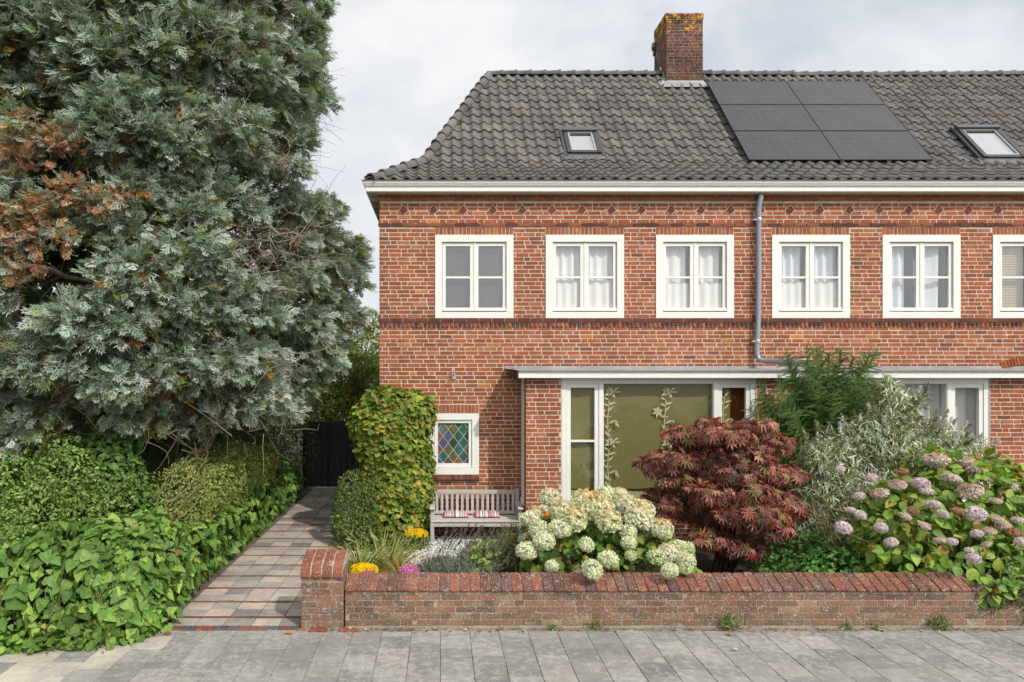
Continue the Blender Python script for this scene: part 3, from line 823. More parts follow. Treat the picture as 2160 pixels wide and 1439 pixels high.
# side light in the return of the bay
mb = MB(); sx = 1.315
mb.box(sx-0.012, sx+0.06, 10.75, 10.82, 0.56, 2.58, W0); mb.box(sx-0.012, sx+0.06, 10.97, 11.02, 0.56, 2.58, W0)
mb.box(sx-0.012, sx+0.06, 10.82, 10.97, 2.46, 2.58, W0); mb.box(sx-0.03, sx+0.06, 10.82, 10.97, 0.56, 0.66, W0)
sidew = mb.build('side_window', M['white'], house_l)
mb = MB(); mb.quad((sx+0.03, 10.81, 0.64), (sx+0.03, 10.98, 0.64), (sx+0.03, 10.98, 2.48), (sx+0.03, 10.81, 2.48), (1,1,1)); mb.build('pane', M['glass_bay'], sidew)
bay_r, (ga2, gb2, zc2, zd2, yf2, n0, n1_, p2) = make_bay(house_r, 5.477, 8.449, M['glass'], False)
for a, b, wv in ((5.53, 6.10, 4), (6.10, 7.80, 13), (7.78, 8.40, 4)):
    curtain_geo(a, b, 0.66, zd2+0.02, yf2+0.20, int(40*wv/4), 0.03, wv, (0.78, 0.80, 0.80)).build('curtain', M['sheer'], bay_r, True)

# ------------------------------------------------------------------ porch cornice and zinc over the bays
def make_canopy(house, x0, x1, endcap):
    y0 = 10.335
    prof = [(y0, 2.690), (y0+0.004, 2.678), (y0+0.020, 2.672), (y0+0.034, 2.655), (y0+0.036, 2.646), (y0+0.026, 2.642), (y0+0.026, 2.632), (y0+0.012, 2.628), (y0+0.012, 2.575), (y0+0.05, 2.572), (YB+0.05, 2.572), (YB+0.05, 2.69)]
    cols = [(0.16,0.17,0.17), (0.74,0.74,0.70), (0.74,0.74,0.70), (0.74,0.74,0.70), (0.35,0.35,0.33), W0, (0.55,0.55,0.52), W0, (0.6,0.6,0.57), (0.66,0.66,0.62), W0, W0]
    mb = MB(); mb.prism(prof, x0, x1, cols)
    can = mb.build('porch_cornice', M['trim'], house)
    mb = MB(); n = max(2, int((x1-x0)/0.55))
    xa = x0-(0.13 if endcap else 0)
    for i in range(n):
        p, q = xa+(x1-xa)*i/n, xa+(x1-xa)*(i+1)/n-0.004
        y0a = y0-0.012 if not (endcap and i == 0) else y0-0.010
        f0 = x0-0.02 if (endcap and i == 0) else p
        mb.add([(f0, y0a, 2.692), (q, y0a, 2.692), (q, YF-0.004, 2.722), (p, YF-0.004, 2.722), (p, YF-0.008, 2.757), (q, YF-0.008, 2.757), (f0, y0a, 2.684), (q, y0a, 2.684)], [(0,1,2,3), (3,2,5,4), (0,6,7,1)], vary((0.40, 0.42, 0.44), 0.12))
        mb.box(q-0.012, q+0.012, y0+0.01, YF-0.02, 2.70, 2.712, (0.38,0.40,0.42)) if False else None
    mb.build('zinc_roof', M['zinc'], can)
    if endcap:
        mb = MB(); mb.add([(x0-0.004, y0+0.03, 2.58), (x0-0.004, YF, 2.58), (x0-0.004, YF, 2.735), (x0-0.004, y0+0.03, 2.685)], [(0,1,2,3)], (0.20, 0.135, 0.085))
        mb.box(x0-0.05, x0-0.004, y0+0.32, YF, 2.60, 2.70, (0.12, 0.08, 0.055))
        mb.build('rotten_end_board', M['wood'], can)
make_canopy(house_l, 1.185, XSPLIT, True)
make_canopy(house_r, XSPLIT+0.002, 12.2, False)

# ------------------------------------------------------------------ gutter
gp = [(0.0, 5.562), (0.175, 5.562), (0.19, 5.572), (0.205, 5.575), (0.205, 5.634), (0.198, 5.640), (0.198, 5.646), (0.215, 5.648), (0.222, 5.660), (0.226, 5.664), (0.228, 5.674), (0.240, 5.690), (0.247, 5.706), (0.249, 5.728), (0.262, 5.730), (0.264, 5.744), (0.252, 5.744), (0.235, 5.716), (0.10, 5.69), (0.0, 5.70)]
gc_ = [(0.52,0.50,0.44), (0.6,0.6,0.56), W0, W0, W0, (0.22,0.22,0.20), W0, W0, (0.24,0.24,0.22), W0, W0, W0, W0, W0, (0.10,0.10,0.11), (0.10,0.10,0.11), (0.3,0.3,0.3), (0.3,0.3,0.3), (0.3,0.3,0.3), (0.3,0.3,0.3)]
def make_gutter(house, x0, x1, corner):
    mb = MB()
    for i in range(len(gp)):
        (o, z), (o2, z2) = gp[i], gp[(i+1) % len(gp)]
        st = lambda oo, zz: [((-1.0-oo) if corner else x0, YF-oo, zz), (x1, YF-oo, zz)]
        a, b = st(o, z), st(o2, z2)
        mb.quad(a[0], a[1], b[1], b[0], gc_[i])
        if corner: mb.quad((-1.0-o, 17.6, z), (-1.0-o, YF-o, z), (-1.0-o2, YF-o2, z2), (-1.0-o2, 17.6, z2), gc_[i])
    if corner:
        for k in range(9):
            y = YF+0.12+k*0.42; mb.box(-1.165, -1.002, y, y+0.13, 5.50, 5.56, (0.50,0.48,0.43))
    g = mb.build('gutter', M['trim'], house)
    return g
make_gutter(house_l, -1, XSPLIT-0.001, True); make_gutter(house_r, XSPLIT+0.001, XEND, False)

# ------------------------------------------------------------------ roof
HE, HK, HR = (-1.17, 10.95), (-0.29, 12.2), (1.03, 14.46)
def rz(d):
    t = (d-12.2)/0.16
    return 5.735+0.472*(d-10.95)+0.678*0.16*(math.log1p(math.exp(t)) if t < 30 else t)
def hipx(d):
    if d <= HK[1]: return HE[0]+(HK[0]-HE[0])*(d-HE[1])/(HK[1]-HE[1])
    return HK[0]+(HR[0]-HK[0])*(d-HK[1])/(HR[1]-HK[1])
ds = np.linspace(10.95, 14.46, 800); zs = np.array([rz(x) for x in ds])
arc = np.concatenate([[0], np.cumsum(np.hypot(np.diff(ds), np.diff(zs)))])
NR = 17; rows = [float(np.interp(i*arc[-1]/NR, arc, ds)) for i in range(NR+1)]
PROFILE = [(0.0, 0.014), (0.10, 0.030), (0.22, 0.040), (0.34, 0.032), (0.46, 0.012), (0.58, -0.006), (0.72, -0.013), (0.86, -0.008), (1.0, 0.010)]
TP = 0.197
def tilecol():
    return vary(random.choices([(0.140,0.133,0.126), (0.155,0.145,0.135), (0.120,0.116,0.111), (0.165,0.147,0.128)], [6, 3, 3, 1])[0], 0.14)
def make_roof(house, c0, c1, hip, holes):
    mb = MB()
    for r in range(NR):
        d0, d1 = rows[r], rows[r+1]; z0, z1 = rz(d0), rz(d1)
        tv = np.array([d1-d0, z1-z0]); L = np.hypot(*tv); tv /= L; nv = np.array([-tv[1], tv[0]])
        lim = hipx(d0) if hip else -99
        for c in range(c0, c1):
            x0 = c*TP
            if x0+TP < lim-0.02: continue
            xm = x0+TP/2; dm = (d0+d1)/2
            if any(a < xm < b and p < dm < q for a, b, p, q in holes): continue
            jx, jl, jt = random.uniform(-.003, .003), random.uniform(-.004, .006), random.uniform(-.004, .004)
            V = []
            for u, h in PROFILE:
                x = x0+u*TP*1.02+jx
                for s, lift in ((-0.004+jt, 0.030), (L*0.5, 0.017), (L+0.03, 0.002)):
                    dd = d0+tv[0]*s-nv[0]*0; off = h+lift+jl
                    X = max(x, hipx(d0+tv[0]*max(s, 0))-0.05) if hip else x
                    V.append((X, d0+tv[0]*s+nv[0]*off, z0+tv[1]*s+nv[1]*off))
                V.append((max(x, hipx(d0)-0.05) if hip else x, d0+tv[0]*(-0.004+jt)+nv[0]*(h+0.006), z0+tv[1]*(-0.004+jt)+nv[1]*(h+0.006)))
            n = len(PROFILE); fs = []
            for i in range(n-1):
                a, b = i*4, (i+1)*4
                fs += [(a, b, b+1, a+1), (a+1, b+1, b+2, a+2), (a+3, b+3, b, a)]
            mb.add(V, fs, tilecol())
    xa, xb = c0*TP, c1*TP
    if hip:      # under-sheet and the plain hip and rear slopes
        for d0, d1 in zip(rows, rows[1:]): mb.quad((hipx(d0)-0.03,d0,rz(d0)-0.012), (xb,d0,rz(d0)-0.012), (xb,d1,rz(d1)-0.012), (hipx(d1)-0.03,d1,rz(d1)-0.012), (0.03,0.03,0.03))
        mb.add([(-1.17,10.95,rz(10.95)), (HK[0],HK[1],rz(12.2)), (HR[0],HR[1],rz(14.46)), (HK[0],16.7,rz(12.2)), (-1.17,17.9,rz(10.95))], [(4,3,1,0), (3,2,1)], (0.11,0.1,0.09))
        mb.add([(HR[0],14.46,rz(14.46)), (xb,14.46,rz(14.46)), (xb,17.9,5.74), (-1.17,17.9,5.74)], [(0,3,2,1)], (0.11,0.1,0.09))
    else:
        for d0, d1 in zip(rows, rows[1:]): mb.quad((xa,d0,rz(d0)-0.012), (xb,d0,rz(d0)-0.012), (xb,d1,rz(d1)-0.012), (xa,d1,rz(d1)-0.012), (0.03,0.03,0.03))
        mb.add([(xa,14.46,rz(14.46)), (xb,14.46,rz(14.46)), (xb,17.9,5.74), (xa,17.9,5.74)], [(0,3,2,1)], (0.11,0.1,0.09))
    roof = mb.build('roof', M['tile'], house, True)
    me = roof.data
    bpy.context.view_layer.objects.active = roof
    me.set_sharp_from_angle(angle=R(50))
    return roof
def cap_run(mb, pts, r0, step=0.30, up=0.0):
    """overlapping half-round cap tiles along a polyline"""
    P = [Vector(p) for p in pts]; segs_ = []
    for a, b in zip(P, P[1:]):
        n = max(1, round((b-a).length/step))
        for i in range(n): segs_.append((a.lerp(b, i/n), a.lerp(b, (i+1)/n)))
    for a, b in segs_:
        t = (b-a).normalized(); sd = t.cross(Vector((0,0,1))).normalized(); u = sd.cross(t)
        col = tilecol(); V = []; n = 9; j = random.uniform(-0.006, 0.006)
        st = [(a-t*0.02, r0*1.02, 0.012), (a+t*0.10*(b-a).length, r0*1.02, 0.010), (a+t*0.14*(b-a).length, r0*0.93, 0.004), (b+t*0.03, r0*0.90, -0.008)]
        for p, r, l in st:
            for k in range(n):
                w_ = math.pi*(-0.08+1.16*k/(n-1)); V.append(p+sd*math.cos(w_)*r+u*(math.sin(w_)*r+l+j+up))
        fs = [(i*n+k, i*n+k+1, (i+1)*n+k+1, (i+1)*n+k) for i in range(3) for k in range(n-1)]
        inner = [a-t*0.02+sd*math.cos(math.pi*(-0.08+1.16*k/(n-1)))*r0*0.8+u*(math.sin(math.pi*(-0.08+1.16*k/(n-1)))*r0*0.8+0.012+j+up) for k in range(n)]
        V += inner; fs += [(4*n+k, 4*n+k+1, k+1, k) for k in range(n-1)]
        mb.add(V, fs, col)
CS = 26                                   # tile column where one roof meets the next
roof_l = make_roof(house_l, -7, CS, True, [(2.28, 2.94, 12.38, 12.90), (4.70, 5.44, 14.22, 15)])
roof_r = make_roof(house_r, CS, 69, False, [(9.70, 10.50, 12.25, 12.93)])
mb = MB(); cap_run(mb, [(HE[0]+0.06, HE[1]+0.02, rz(10.95)+0.02), (HK[0], HK[1], rz(12.2)+0.02), (HR[0], HR[1], rz(14.46)+0.02)], 0.098, 0.30)
mb.build('hip_capping', M['tile'], roof_l, True)
for run in ([(4.66, 14.46, rz(14.46)+0.025), (1.0, 14.46, rz(14.46)+0.025)], [(CS*TP+0.3, 14.46, rz(14.46)+0.025), (5.46, 14.46, rz(14.46)+0.025)]):
    mb = MB(); cap_run(mb, run, 0.088, 0.30); mb.build('ridge_capping', M['tile'], roof_l, True)
mb = MB(); cap_run(mb, [(13.6, 14.46, rz(14.46)+0.025), (9.2, 14.46, rz(14.46)+0.0), (CS*TP+0.3, 14.46, rz(14.46)+0.025)], 0.088, 0.30)
mb.build('ridge_capping', M['tile'], roof_r, True)

# ------------------------------------------------------------------ chimney
CX0, CX1, CY0, CY1 = 4.69, 5.45, 14.18, 14.97
CHB = [(45, (0.155, 0.062, 0.045)), (30, (0.10, 0.055, 0.045)), (25, (0.21, 0.075, 0.05))]
mb = MB()
TC = lambda u, v, w: (u, CY0-w, v)
brick_field(mb, TC, CX0, CX1, 8.55, 9.95, [], CHB); sheet(mb, TC, CX0, CX1, 8.4, 10.0, [], (0.30,0.25,0.19))
brick_field(mb, TSIDE(CX0), CY0, CY1, 8.3, 9.95, [], CHB); sheet(mb, TSIDE(CX0), CY0, CY1, 8.2, 10.0, [], (0.30,0.25,0.19))
brick_field(mb, TSIDE(CX1, -1), CY0, CY1, 8.3, 9.95, [], CHB); sheet(mb, TSIDE(CX1, -1), CY0, CY1, 8.2, 10.0, [], (0.30,0.25,0.19))
mb.quad((CX0,CY1,8.2),(CX1,CY1,8.2),(CX1,CY1,10.0),(CX0,CY1,10.0), CHB[0][1])
for (u0, u1, T, a) in ((CX0-.015, CX1+.015, lambda u, v, w: (u, CY0-w, v), 0), (CY0-.015, CY1, lambda u, v, w: (CX0-w, u, v), 0), (CY0-.015, CY1, lambda u, v, w: (CX1+w, u, v), 0)):
    u = u0
    while u < u1-0.03: brick(mb, T, u, min(u+0.055, u1), 9.985, 10.10, pickc(CHB), 0.018, 0.03); u += 0.065
mb.box(CX0-0.008, CX1+0.008, CY0-0.008, CY1, 9.955, 10.095, (0.22,0.17,0.11))
chim = mb.build('chimney', M['chimney'], house_l)
for x, y in ((CX0+0.20, CY0+0.22), (CX0+0.50, CY0+0.28)):
    mb = MB(); mb.lathe([(0.0, 0.10), (0.045, 0.088), (0.075, 0.055), (0.085, 0.0)], (x, y, 10.095), (0.24, 0.12, 0.08), 14); mb.build('chimney_pot', M['chimney'], chim, True)
mb = MB(); mb.lathe([(0.0, 0.0), (0.05, 0.02), (0.06, 0.08), (0.05, 0.17), (0.0, 0.2)], (CX0-0.02, CY1-0.05, 9.66), (0.10, 0.10, 0.10), 14)
mb.box(CX0-0.04, CX0-0.01, CY1-0.09, CY1-0.02, 9.56, 9.68, (0.1,0.1,0.1)); mb.build('vent_cowl', M['metal'], chim, True)
mb = MB()
d0 = 14.03
mb.add([(CX0-0.12, d0, rz(d0)+0.085), (CX1+0.06, d0, rz(d0)+0.085), (CX1+0.03, CY0-0.012, rz(CY0)+0.075), (CX0-0.02, CY0-0.012, rz(CY0)+0.075), (CX0, CY0-0.012, rz(CY0)+0.10), (CX1, CY0-0.012, rz(CY0)+0.10)], [(0,1,2,3), (3,2,5,4)], (0.33, 0.34, 0.33))
mb.add([(CX0-0.012, CY0-0.03, 8.66), (CX0-0.012, CY0+0.40, 9.02), (CX0-0.16, CY0+0.36, 8.98), (CX0-0.15, CY0-0.12, 8.56), (CX0-0.012, CY0+0.1, 8.92), (CX0-0.012, CY0+0.36, 9.16)], [(0,1,2,3), (0,4,5,1)], (0.48, 0.50, 0.51))
mb.build('lead_flashing', M['zinc'], chim)

# ------------------------------------------------------------------ roof windows
MP = (np.array([0, math.cos(R(49)), math.sin(R(49))]), np.array([0, -math.sin(R(49)), math.cos(R(49))]))
def plane_pt(x, s, o, d0): return (x, d0+MP[0][1]*s+MP[1][1]*o, rz(d0)+MP[0][2]*s+MP[1][2]*o)
def pbox(mb, x0, x1, s0, s1, o0, o1, col, d0):
    V = [plane_pt(x, s, o, d0) for o in (o0, o1) for x, s in ((x0,s0),(x1,s0),(x1,s1),(x0,s1))]
    mb.add(V, [(3,2,1,0),(4,5,6,7),(0,1,5,4),(1,2,6,5),(2,3,7,6),(3,0,4,7)], col)
def roof_window(house, x0, x1, d0, L):
    DK = (0.045, 0.047, 0.05); mb = MB(); b = 0.075
    pbox(mb, x0, x0+b, 0, L, 0.0, 0.095, DK, d0); pbox(mb, x1-b, x1, 0, L, 0.0, 0.095, DK, d0)
    pbox(mb, x0+b, x1-b, 0, b, 0.0, 0.085, DK, d0); pbox(mb, x0-0.01, x1+0.01, L-b, L+0.02, 0.0, 0.125, (0.09,0.093,0.10), d0)
    pbox(mb, x0-0.06, x0, -0.06, L+0.05, 0.02, 0.062, (0.06,0.06,0.062), d0); pbox(mb, x1, x1+0.06, -0.06, L+0.05, 0.02, 0.062, (0.06,0.06,0.062), d0)
    rw = mb.build('roof_window', M['metal'], house)
    mb = MB(); i = b+0.002; s = 0.035
    pbox(mb, x0+i, x0+i+s, i, L-i, 0.03, 0.080, (0.36,0.37,0.38), d0); pbox(mb, x1-i-s, x1-i, i, L-i, 0.03, 0.080, (0.36,0.37,0.38), d0)
    pbox(mb, x0+i+s, x1-i-s, i, i+s, 0.03, 0.078, (0.42,0.42,0.42), d0); pbox(mb, x0+i+s, x1-i-s, L-i-s, L-i, 0.03, 0.078, (0.3,0.3,0.3), d0)
    mb.build('sash', M['metal'], rw)
    mb = MB(); mb.quad(plane_pt(x0+i, i, 0.06, d0), plane_pt(x1-i, i, 0.06, d0), plane_pt(x1-i, L-i, 0.06, d0), plane_pt(x0+i, L-i, 0.06, d0), (1,1,1)); mb.build('pane', M['glass_roof'], rw)
    mb = MB(); mb.quad(plane_pt(x0+i, i, 0.01, d0), plane_pt(x1-i, i, 0.01, d0), plane_pt(x1-i, L-i, 0.01, d0), plane_pt(x0+i, L-i, 0.01, d0), (0.26,0.27,0.28)); mb.build('blind', M['blind'], rw)
    mb = MB(); pbox(mb, x0-0.10, x1+0.10, -0.17, -0.001, 0.030, 0.052, (0.13,0.13,0.13), d0); mb.build('lead_apron', M['zinc'], rw)
roof_window(house_l, 2.30, 2.92, 12.39, 0.78)
roof_window(house_r, 9.71, 10.49, 12.26, 1.02)

# ------------------------------------------------------------------ downpipe and wall lamp bracket
PG = (0.30, 0.325, 0.36)
dx = fx(1596); mb = MB(); r = 0.043; yp = YF-0.075
mb.tube([(dx+0.02, YF-0.10, 5.60), (dx+0.02, YF-0.10, 5.50), (dx+0.005, YF-0.09, 5.42), (dx, yp, 5.34), (dx, yp, 4.2), (dx-0.01, yp, 3.5), (dx-0.03, yp, 3.05), (dx-0.03, yp, 2.94), (dx-0.01, yp-0.03, 2.87), (dx+0.05, yp-0.10, 2.84), (dx+0.20, yp-0.40, 2.83), (dx+0.34, yp-0.72, 2.815), (dx+0.40, yp-0.85, 2.78), (dx+0.42, yp-0.89, 2.70), (dx+0.42, yp-0.89, 2.60), (dx+0.40, yp-0.80, 2.50), (dx+0.39, yp-0.74, 2.42), (dx+0.39, yp-0.74, 0.02)], r, PG, 14)
dp = mb.build('downpipe', M['metal'], house_l, True)
for z, x in ((5.14, dx), (3.16, dx-0.025)):
    mb = MB(); mb.tube([(x, yp, z-0.035), (x, yp, z-0.03), (x, yp, z+0.03), (x, yp, z+0.035)], [0.046, 0.050, 0.050, 0.046], (0.42,0.44,0.47), 14)
    mb.box(x-0.085, x-0.045, yp-0.02, YF+0.004, z-0.012, z+0.012, (0.5,0.51,0.53)); mb.build('pipe_clip', M['metal'], dp, True)
lx, lz = fx(957), fz(793)
mb = MB(); mb.box(lx-0.035, lx+0.035, YF-0.022, YF+0.004, lz-0.055, lz+0.03, (0.42,0.43,0.44), 0, 0.006)
mb.tube([(lx, YF-0.02, lz+0.01), (lx, YF-0.09, lz+0.03), (lx, YF-0.10, lz+0.09)], [0.012, 0.012, 0.010], (0.45,0.46,0.47), 8)
mb.lathe([(0.0, 0.035), (0.012, 0.03), (0.016, 0.0), (0.012, -0.02), (0, -0.022)], (lx, YF-0.10, lz+0.10), (0.5,0.5,0.5), 10)
mb.build('lamp_bracket', M['metal'], house_l)

# ------------------------------------------------------------------ solar panels
def solar_parts(root):
    W_, L_ = 1.625, 0.968
    mb = MB(); FB = (0.012, 0.012, 0.014); t = 0.012
    for a in ((-W_/2, W_/2, 0, t), (-W_/2, W_/2, L_-t, L_)): mb.box(a[0], a[1], a[2], a[3], -0.035, 0.003, FB)
    for a in ((-W_/2, -W_/2+t), (W_/2-t, W_/2)): mb.box(a[0], a[1], t, L_-t, -0.035, 0.003, FB)
    f = link_local(mb, 'frame', M['metal'], root)
    mb = MB(); mb.quad((-W_/2+t, t, 0), (W_/2-t, t, 0), (W_/2-t, L_-t, 0), (-W_/2+t, L_-t, 0), (0,0,0))
    mb.quad((-W_/2+t, t, -0.03), (-W_/2+t, L_-t, -0.03), (W_/2-t, L_-t, -0.03), (W_/2-t, t, -0.03), (0,0,0))
    link_local(mb, 'cell_sheet', M['solar'], root)
def link_local(mb, name, mat_, root):
    o = mb.build(name, mat_); o.parent = root; return o
LAB = [['bottom row solar panel above the gutter, left of its pair', 'bottom row solar panel above the gutter, nearest the right roof window'],
       ['middle row solar panel in the left column', 'middle row solar panel in the right column'],
       ['top row solar panel beside the chimney foot', 'top row solar panel under the ridge, right column away from the chimney']]
d_b = 12.10; z_b = H+(VY-337)*d_b/F; sp = R(48.9); first = None
for r_ in range(3):
    for c_ in range(2):
        loc = (5.47+0.815+c_*1.632, d_b+math.cos(sp)*r_*0.982, z_b+math.sin(sp)*r_*0.982)
        if first is None:
            root = thing('solar_panel', loc, LAB[r_][c_], 'solar panel', 'black solar panels on the roof'); solar_parts(root); first = root
        else:
            root = first.copy(); C.objects.link(root); root.location = loc; root['label'] = LAB[r_][c_]
            for ch in first.children:
                q = ch.copy(); C.objects.link(q); q.parent = root
        root.rotation_euler = (sp, 0, 0)
for x in (6.18, 7.10, 7.92, 8.62):
    mb = MB()
    mb.box(x-0.035, x+0.035, d_b-0.05, d_b+0.12, z_b-0.10, z_b-0.03, (0.02,0.02,0.02))
    mb.box(x-0.02, x+0.02, d_b+0.0, d_b+0.15, z_b-0.25, z_b-0.09, (0.05,0.05,0.05))
    mb.build('panel_bracket', M['metal'], house_r)
# ================================================================== ground, paving, walls, bench
mb = MB(); mb.quad((-150,-150,-0.06),(150,-150,-0.06),(150,400,-0.06),(-150,400,-0.06), (0.10,0.09,0.07))
tag(mb.build('ground', M['soil']), kind='structure')
GREYS = [(6, (0.262,0.255,0.240)), (4, (0.282,0.273,0.256)), (2, (0.240,0.234,0.224)), (1, (0.320,0.305,0.280))]
def slab(mb, x0, x1, y0, y1, z, col, g=0.0022, mi=0):
    e = 0.003; t = [random.uniform(-0.0025, 0.0025) for _ in range(4)]; k = random.uniform(-0.002, 0.002)
    x0 += g; x1 -= g; y0 += g*1.8; y1 -= g*1.8
    V = [(x0+e,y0+e,z+t[0]+k),(x1-e,y0+e,z+t[1]+k),(x1-e,y1-e,z+t[2]+k),(x0+e,y1-e,z+t[3]+k),(x0,y0,z-0.005),(x1,y0,z-0.005),(x1,y1,z-0.005),(x0,y1,z-0.005),(x0,y0,z-0.04),(x1,y0,z-0.04),(x1,y1,z-0.04),(x0,y1,z-0.04)]
    mb.add(V, [(0,1,2,3),(0,4,5,1),(1,5,6,2),(2,6,7,3),(3,7,4,0),(4,8,9,5),(5,9,10,6),(6,10,11,7),(7,11,8,4)], col, mi)
mb = MB(); c = 0; x = -9.9
while x < 12:
    y = 7.06+(0.15 if c % 2 else 0.0); first_ = True
    while y > 2.0:
        y1 = min(y, 7.06+random.uniform(-0.01, 0.02)); y0 = y-0.30
        lx_ = x+0.15
        lite = (lx_ < -2.75-(7.06-y)*0.55) and random.random() < 0.72
        col = (vary((0.44,0.40,0.34), 0.12) if lite else pickc(GREYS))
        slab(mb, x, x+0.30, y0, y1, 0.0, col); y -= 0.30
    x += 0.30; c += 1
mb.quad((-30,0.5,-0.008),(30,0.5,-0.008),(30,7.2,-0.008),(-30,7.2,-0.008), (0.21,0.19,0.16))
tag(mb.build('pavement', M['paving']), kind='structure')
# road behind the camera side
mb = MB(); mb.quad((-60,-14,-0.05),(60,-14,-0.05),(60,1.9,-0.05),(-60,1.9,-0.05), (0.12,0.12,0.12)); tag(mb.build('road', M['paving']), kind='structure')
# path
mb = MB(); PX0, PX1 = -2.88, -1.42
mb.quad((PX0-0.4,7.0,-0.010),(PX1+0.02,7.0,-0.010),(PX1+0.02,16.2,-0.010),(PX0-0.4,16.2,-0.010), (0.15,0.125,0.10))
x = PX0-0.12
while x < PX1+0.02:
    slab(mb, x, x+0.062, 7.08, 7.205, 0.002, random.choice([vary((0.26,0.085,0.05),0.2), vary((0.10,0.095,0.10),0.2), vary((0.20,0.09,0.06),0.2)]), 0.003); x += 0.064
y = 7.21; k = 0
PT = [(5,(0.430,0.390,0.340)), (5,(0.355,0.328,0.290)), (3,(0.48,0.405,0.345)), (1.2,(0.24,0.23,0.22))]
while y < 16.0:
    x = PX0-0.02
    while x < PX1:
        slab(mb, max(x, PX0-0.15), min(x+0.298, PX1), y, y+0.222, 0.0, pickc(PT), 0.0045); x += 0.298
    y += 0.222; k += 1
    if k % 2 == 1 and y < 12.6:
        x = PX0-0.15
        while x < PX1:
            q = min(x+0.21, PX1); slab(mb, x, q, y+0.006, y+0.044, 0.004, vary((0.21,0.080,0.052),0.2), 0.002); x += 0.212
        y += 0.052
tag(mb.build('path', M['path']), kind='structure')
# planting bed and gravel
mb = MB(); n = 40
for i in range(n):
    x0, x1 = -1.40+i*0.34, -1.40+(i+1)*0.34
    mb.quad((x0,7.33,0.10),(x1,7.33,0.10),(x1,9.2,0.0),(x0,9.2,0.0), vary((0.055,0.042,0.030),0.2))
    mb.quad((x0,9.2,0.0),(x1,9.2,0.0),(x1,11.2,-0.004),(x0,11.2,-0.004), vary((0.055,0.042,0.030),0.2))
tag(mb.build('flower_bed', M['soil']), kind='structure')
n = 9500
p = np.stack([rng.uniform(-1.36, 1.32, n), rng.uniform(9.15, 11.02, n), rng.uniform(0.0, 0.022, n)], 1)
g = scatter(L_PEBBLE, p, rng.normal(size=(n,3))*[1,1,0.3], rng.normal(size=(n,3))*[0.4,0.4,1]+[0,0,0.5], rng.uniform(0.018, 0.040, n), pick(n, [(6,(0.66,0.65,0.62)), (3,(0.52,0.51,0.49)), (1,(0.36,0.35,0.33))]))
o = mesh_np('gravel', g, M['stone']); tag(o, 'white gravel spread in front of the bench', 'gravel', kind='stuff')

# ------------------------------------------------------------------ garden wall
GW = thing('garden_wall', (3, 7.2, 0), 'low weathered brick garden wall with sloping brick coping and a short end pillar', 'wall')
OLD = [(34, (0.265,0.140,0.092)), (30, (0.215,0.122,0.086)), (22, (0.165,0.108,0.082)), (14, (0.30,0.205,0.135))]
OM = (0.46,0.40,0.31)
GX0, GX1 = -1.00, 10.5
TW = lambda u, v, w: (u, 7.16-w, v)
mb = MB()
brick_field(mb, TW, GX0, GX1, 0.02, 0.372, [], OLD, 0.0665, 0.212, 0.011, 0, rec=0.006); sheet(mb, TW, GX0, GX1, -0.05, 0.385, [], OM, -0.005)
mb.quad((GX0,7.38,0),(GX0,7.38,0.48),(GX1,7.38,0.48),(GX1,7.38,0), OM)
TP_ = lambda u, v, w: (u, 7.125-w, v)
brick_field(mb, TP_, -1.452, -1.015, 0.015, 0.52, [], OLD, 0.0675, 0.212, 0.012, 1, rec=0.006); sheet(mb, TP_, -1.452, -1.015, -0.05, 0.53, [], (0.40,0.37,0.32), -0.005)
for X, sg in ((-1.452, 1), (-1.015, -1)):
    brick_field(mb, TSIDE(X, sg), 7.13, 7.50, 0.015, 0.60, [], OLD, 0.0675, 0.212, 0.012, 0, rec=0.006); sheet(mb, TSIDE(X, sg), 7.125, 7.50, -0.05, 0.62, [], OM, -0.005)
mb.quad((-1.452,7.50,0),(-1.452,7.50,0.62),(-1.015,7.50,0.62),(-1.015,7.50,0), OM)
wallbody = mb.build('wall_body', M['oldbrick'], GW)
# coping bricks on edge, tilted to the front
COP = [(45,(0.235,0.098,0.066)), (30,(0.190,0.085,0.062)), (25,(0.150,0.080,0.064))]
def cop_brick(mb, x0, x1, prof, col, skew=0.0):
    n = len(prof); b = 0.010; V = []
    for xx, ins in ((x0, 0.010), (x0+b, 0.0), (x1-b, 0.0), (x1, 0.010)):
        cy = sum(p[0] for p in prof)/n; cz = sum(p[1] for p in prof)/n
        for (py_, pz) in prof:
            l = math.hypot(py_-cy, pz-cz)
            k = 1-ins/max(l, 0.02); V.append((xx+skew*(py_-7.1), cy+(py_-cy)*k+random.uniform(-.0015,.0015), cz+(pz-cz)*k+random.uniform(-.0015,.0015)))
    fs = [tuple(range(n-1,-1,-1)), tuple(range(3*n,4*n))]+[(i*n+k, i*n+(k+1) % n, (i+1)*n+(k+1) % n, (i+1)*n+k) for i in range(3) for k in range(n)]
    mb.add(V, fs, col)
mb = MB(); x = GX0+0.012; k = 0
PA = [(7.138,0.372), (7.128,0.392), (7.145,0.412), (7.385,0.508), (7.392,0.490), (7.392,0.40)]
PB = [(7.138,0.372), (7.128,0.392), (7.145,0.412), (7.300,0.474), (7.305,0.455), (7.305,0.40)]
PC_ = [(7.318,0.470), (7.322,0.482), (7.385,0.508), (7.392,0.49), (7.392,0.42), (7.318,0.42)]
while x < GX1:
    w_ = 0.098+random.uniform(-0.004,0.004); dz = random.uniform(-0.004, 0.004); dy = random.uniform(-0.006, 0.004)
    sh = lambda P: [(a+dy, b+dz) for a, b in P]
    if k % 2 == 0: cop_brick(mb, x, x+w_, sh(PA), pickc(COP))
    else: cop_brick(mb, x, x+w_, sh(PB), pickc(COP)); cop_brick(mb, x, x+w_, sh(PC_), pickc(COP))
    x += w_+0.011; k += 1
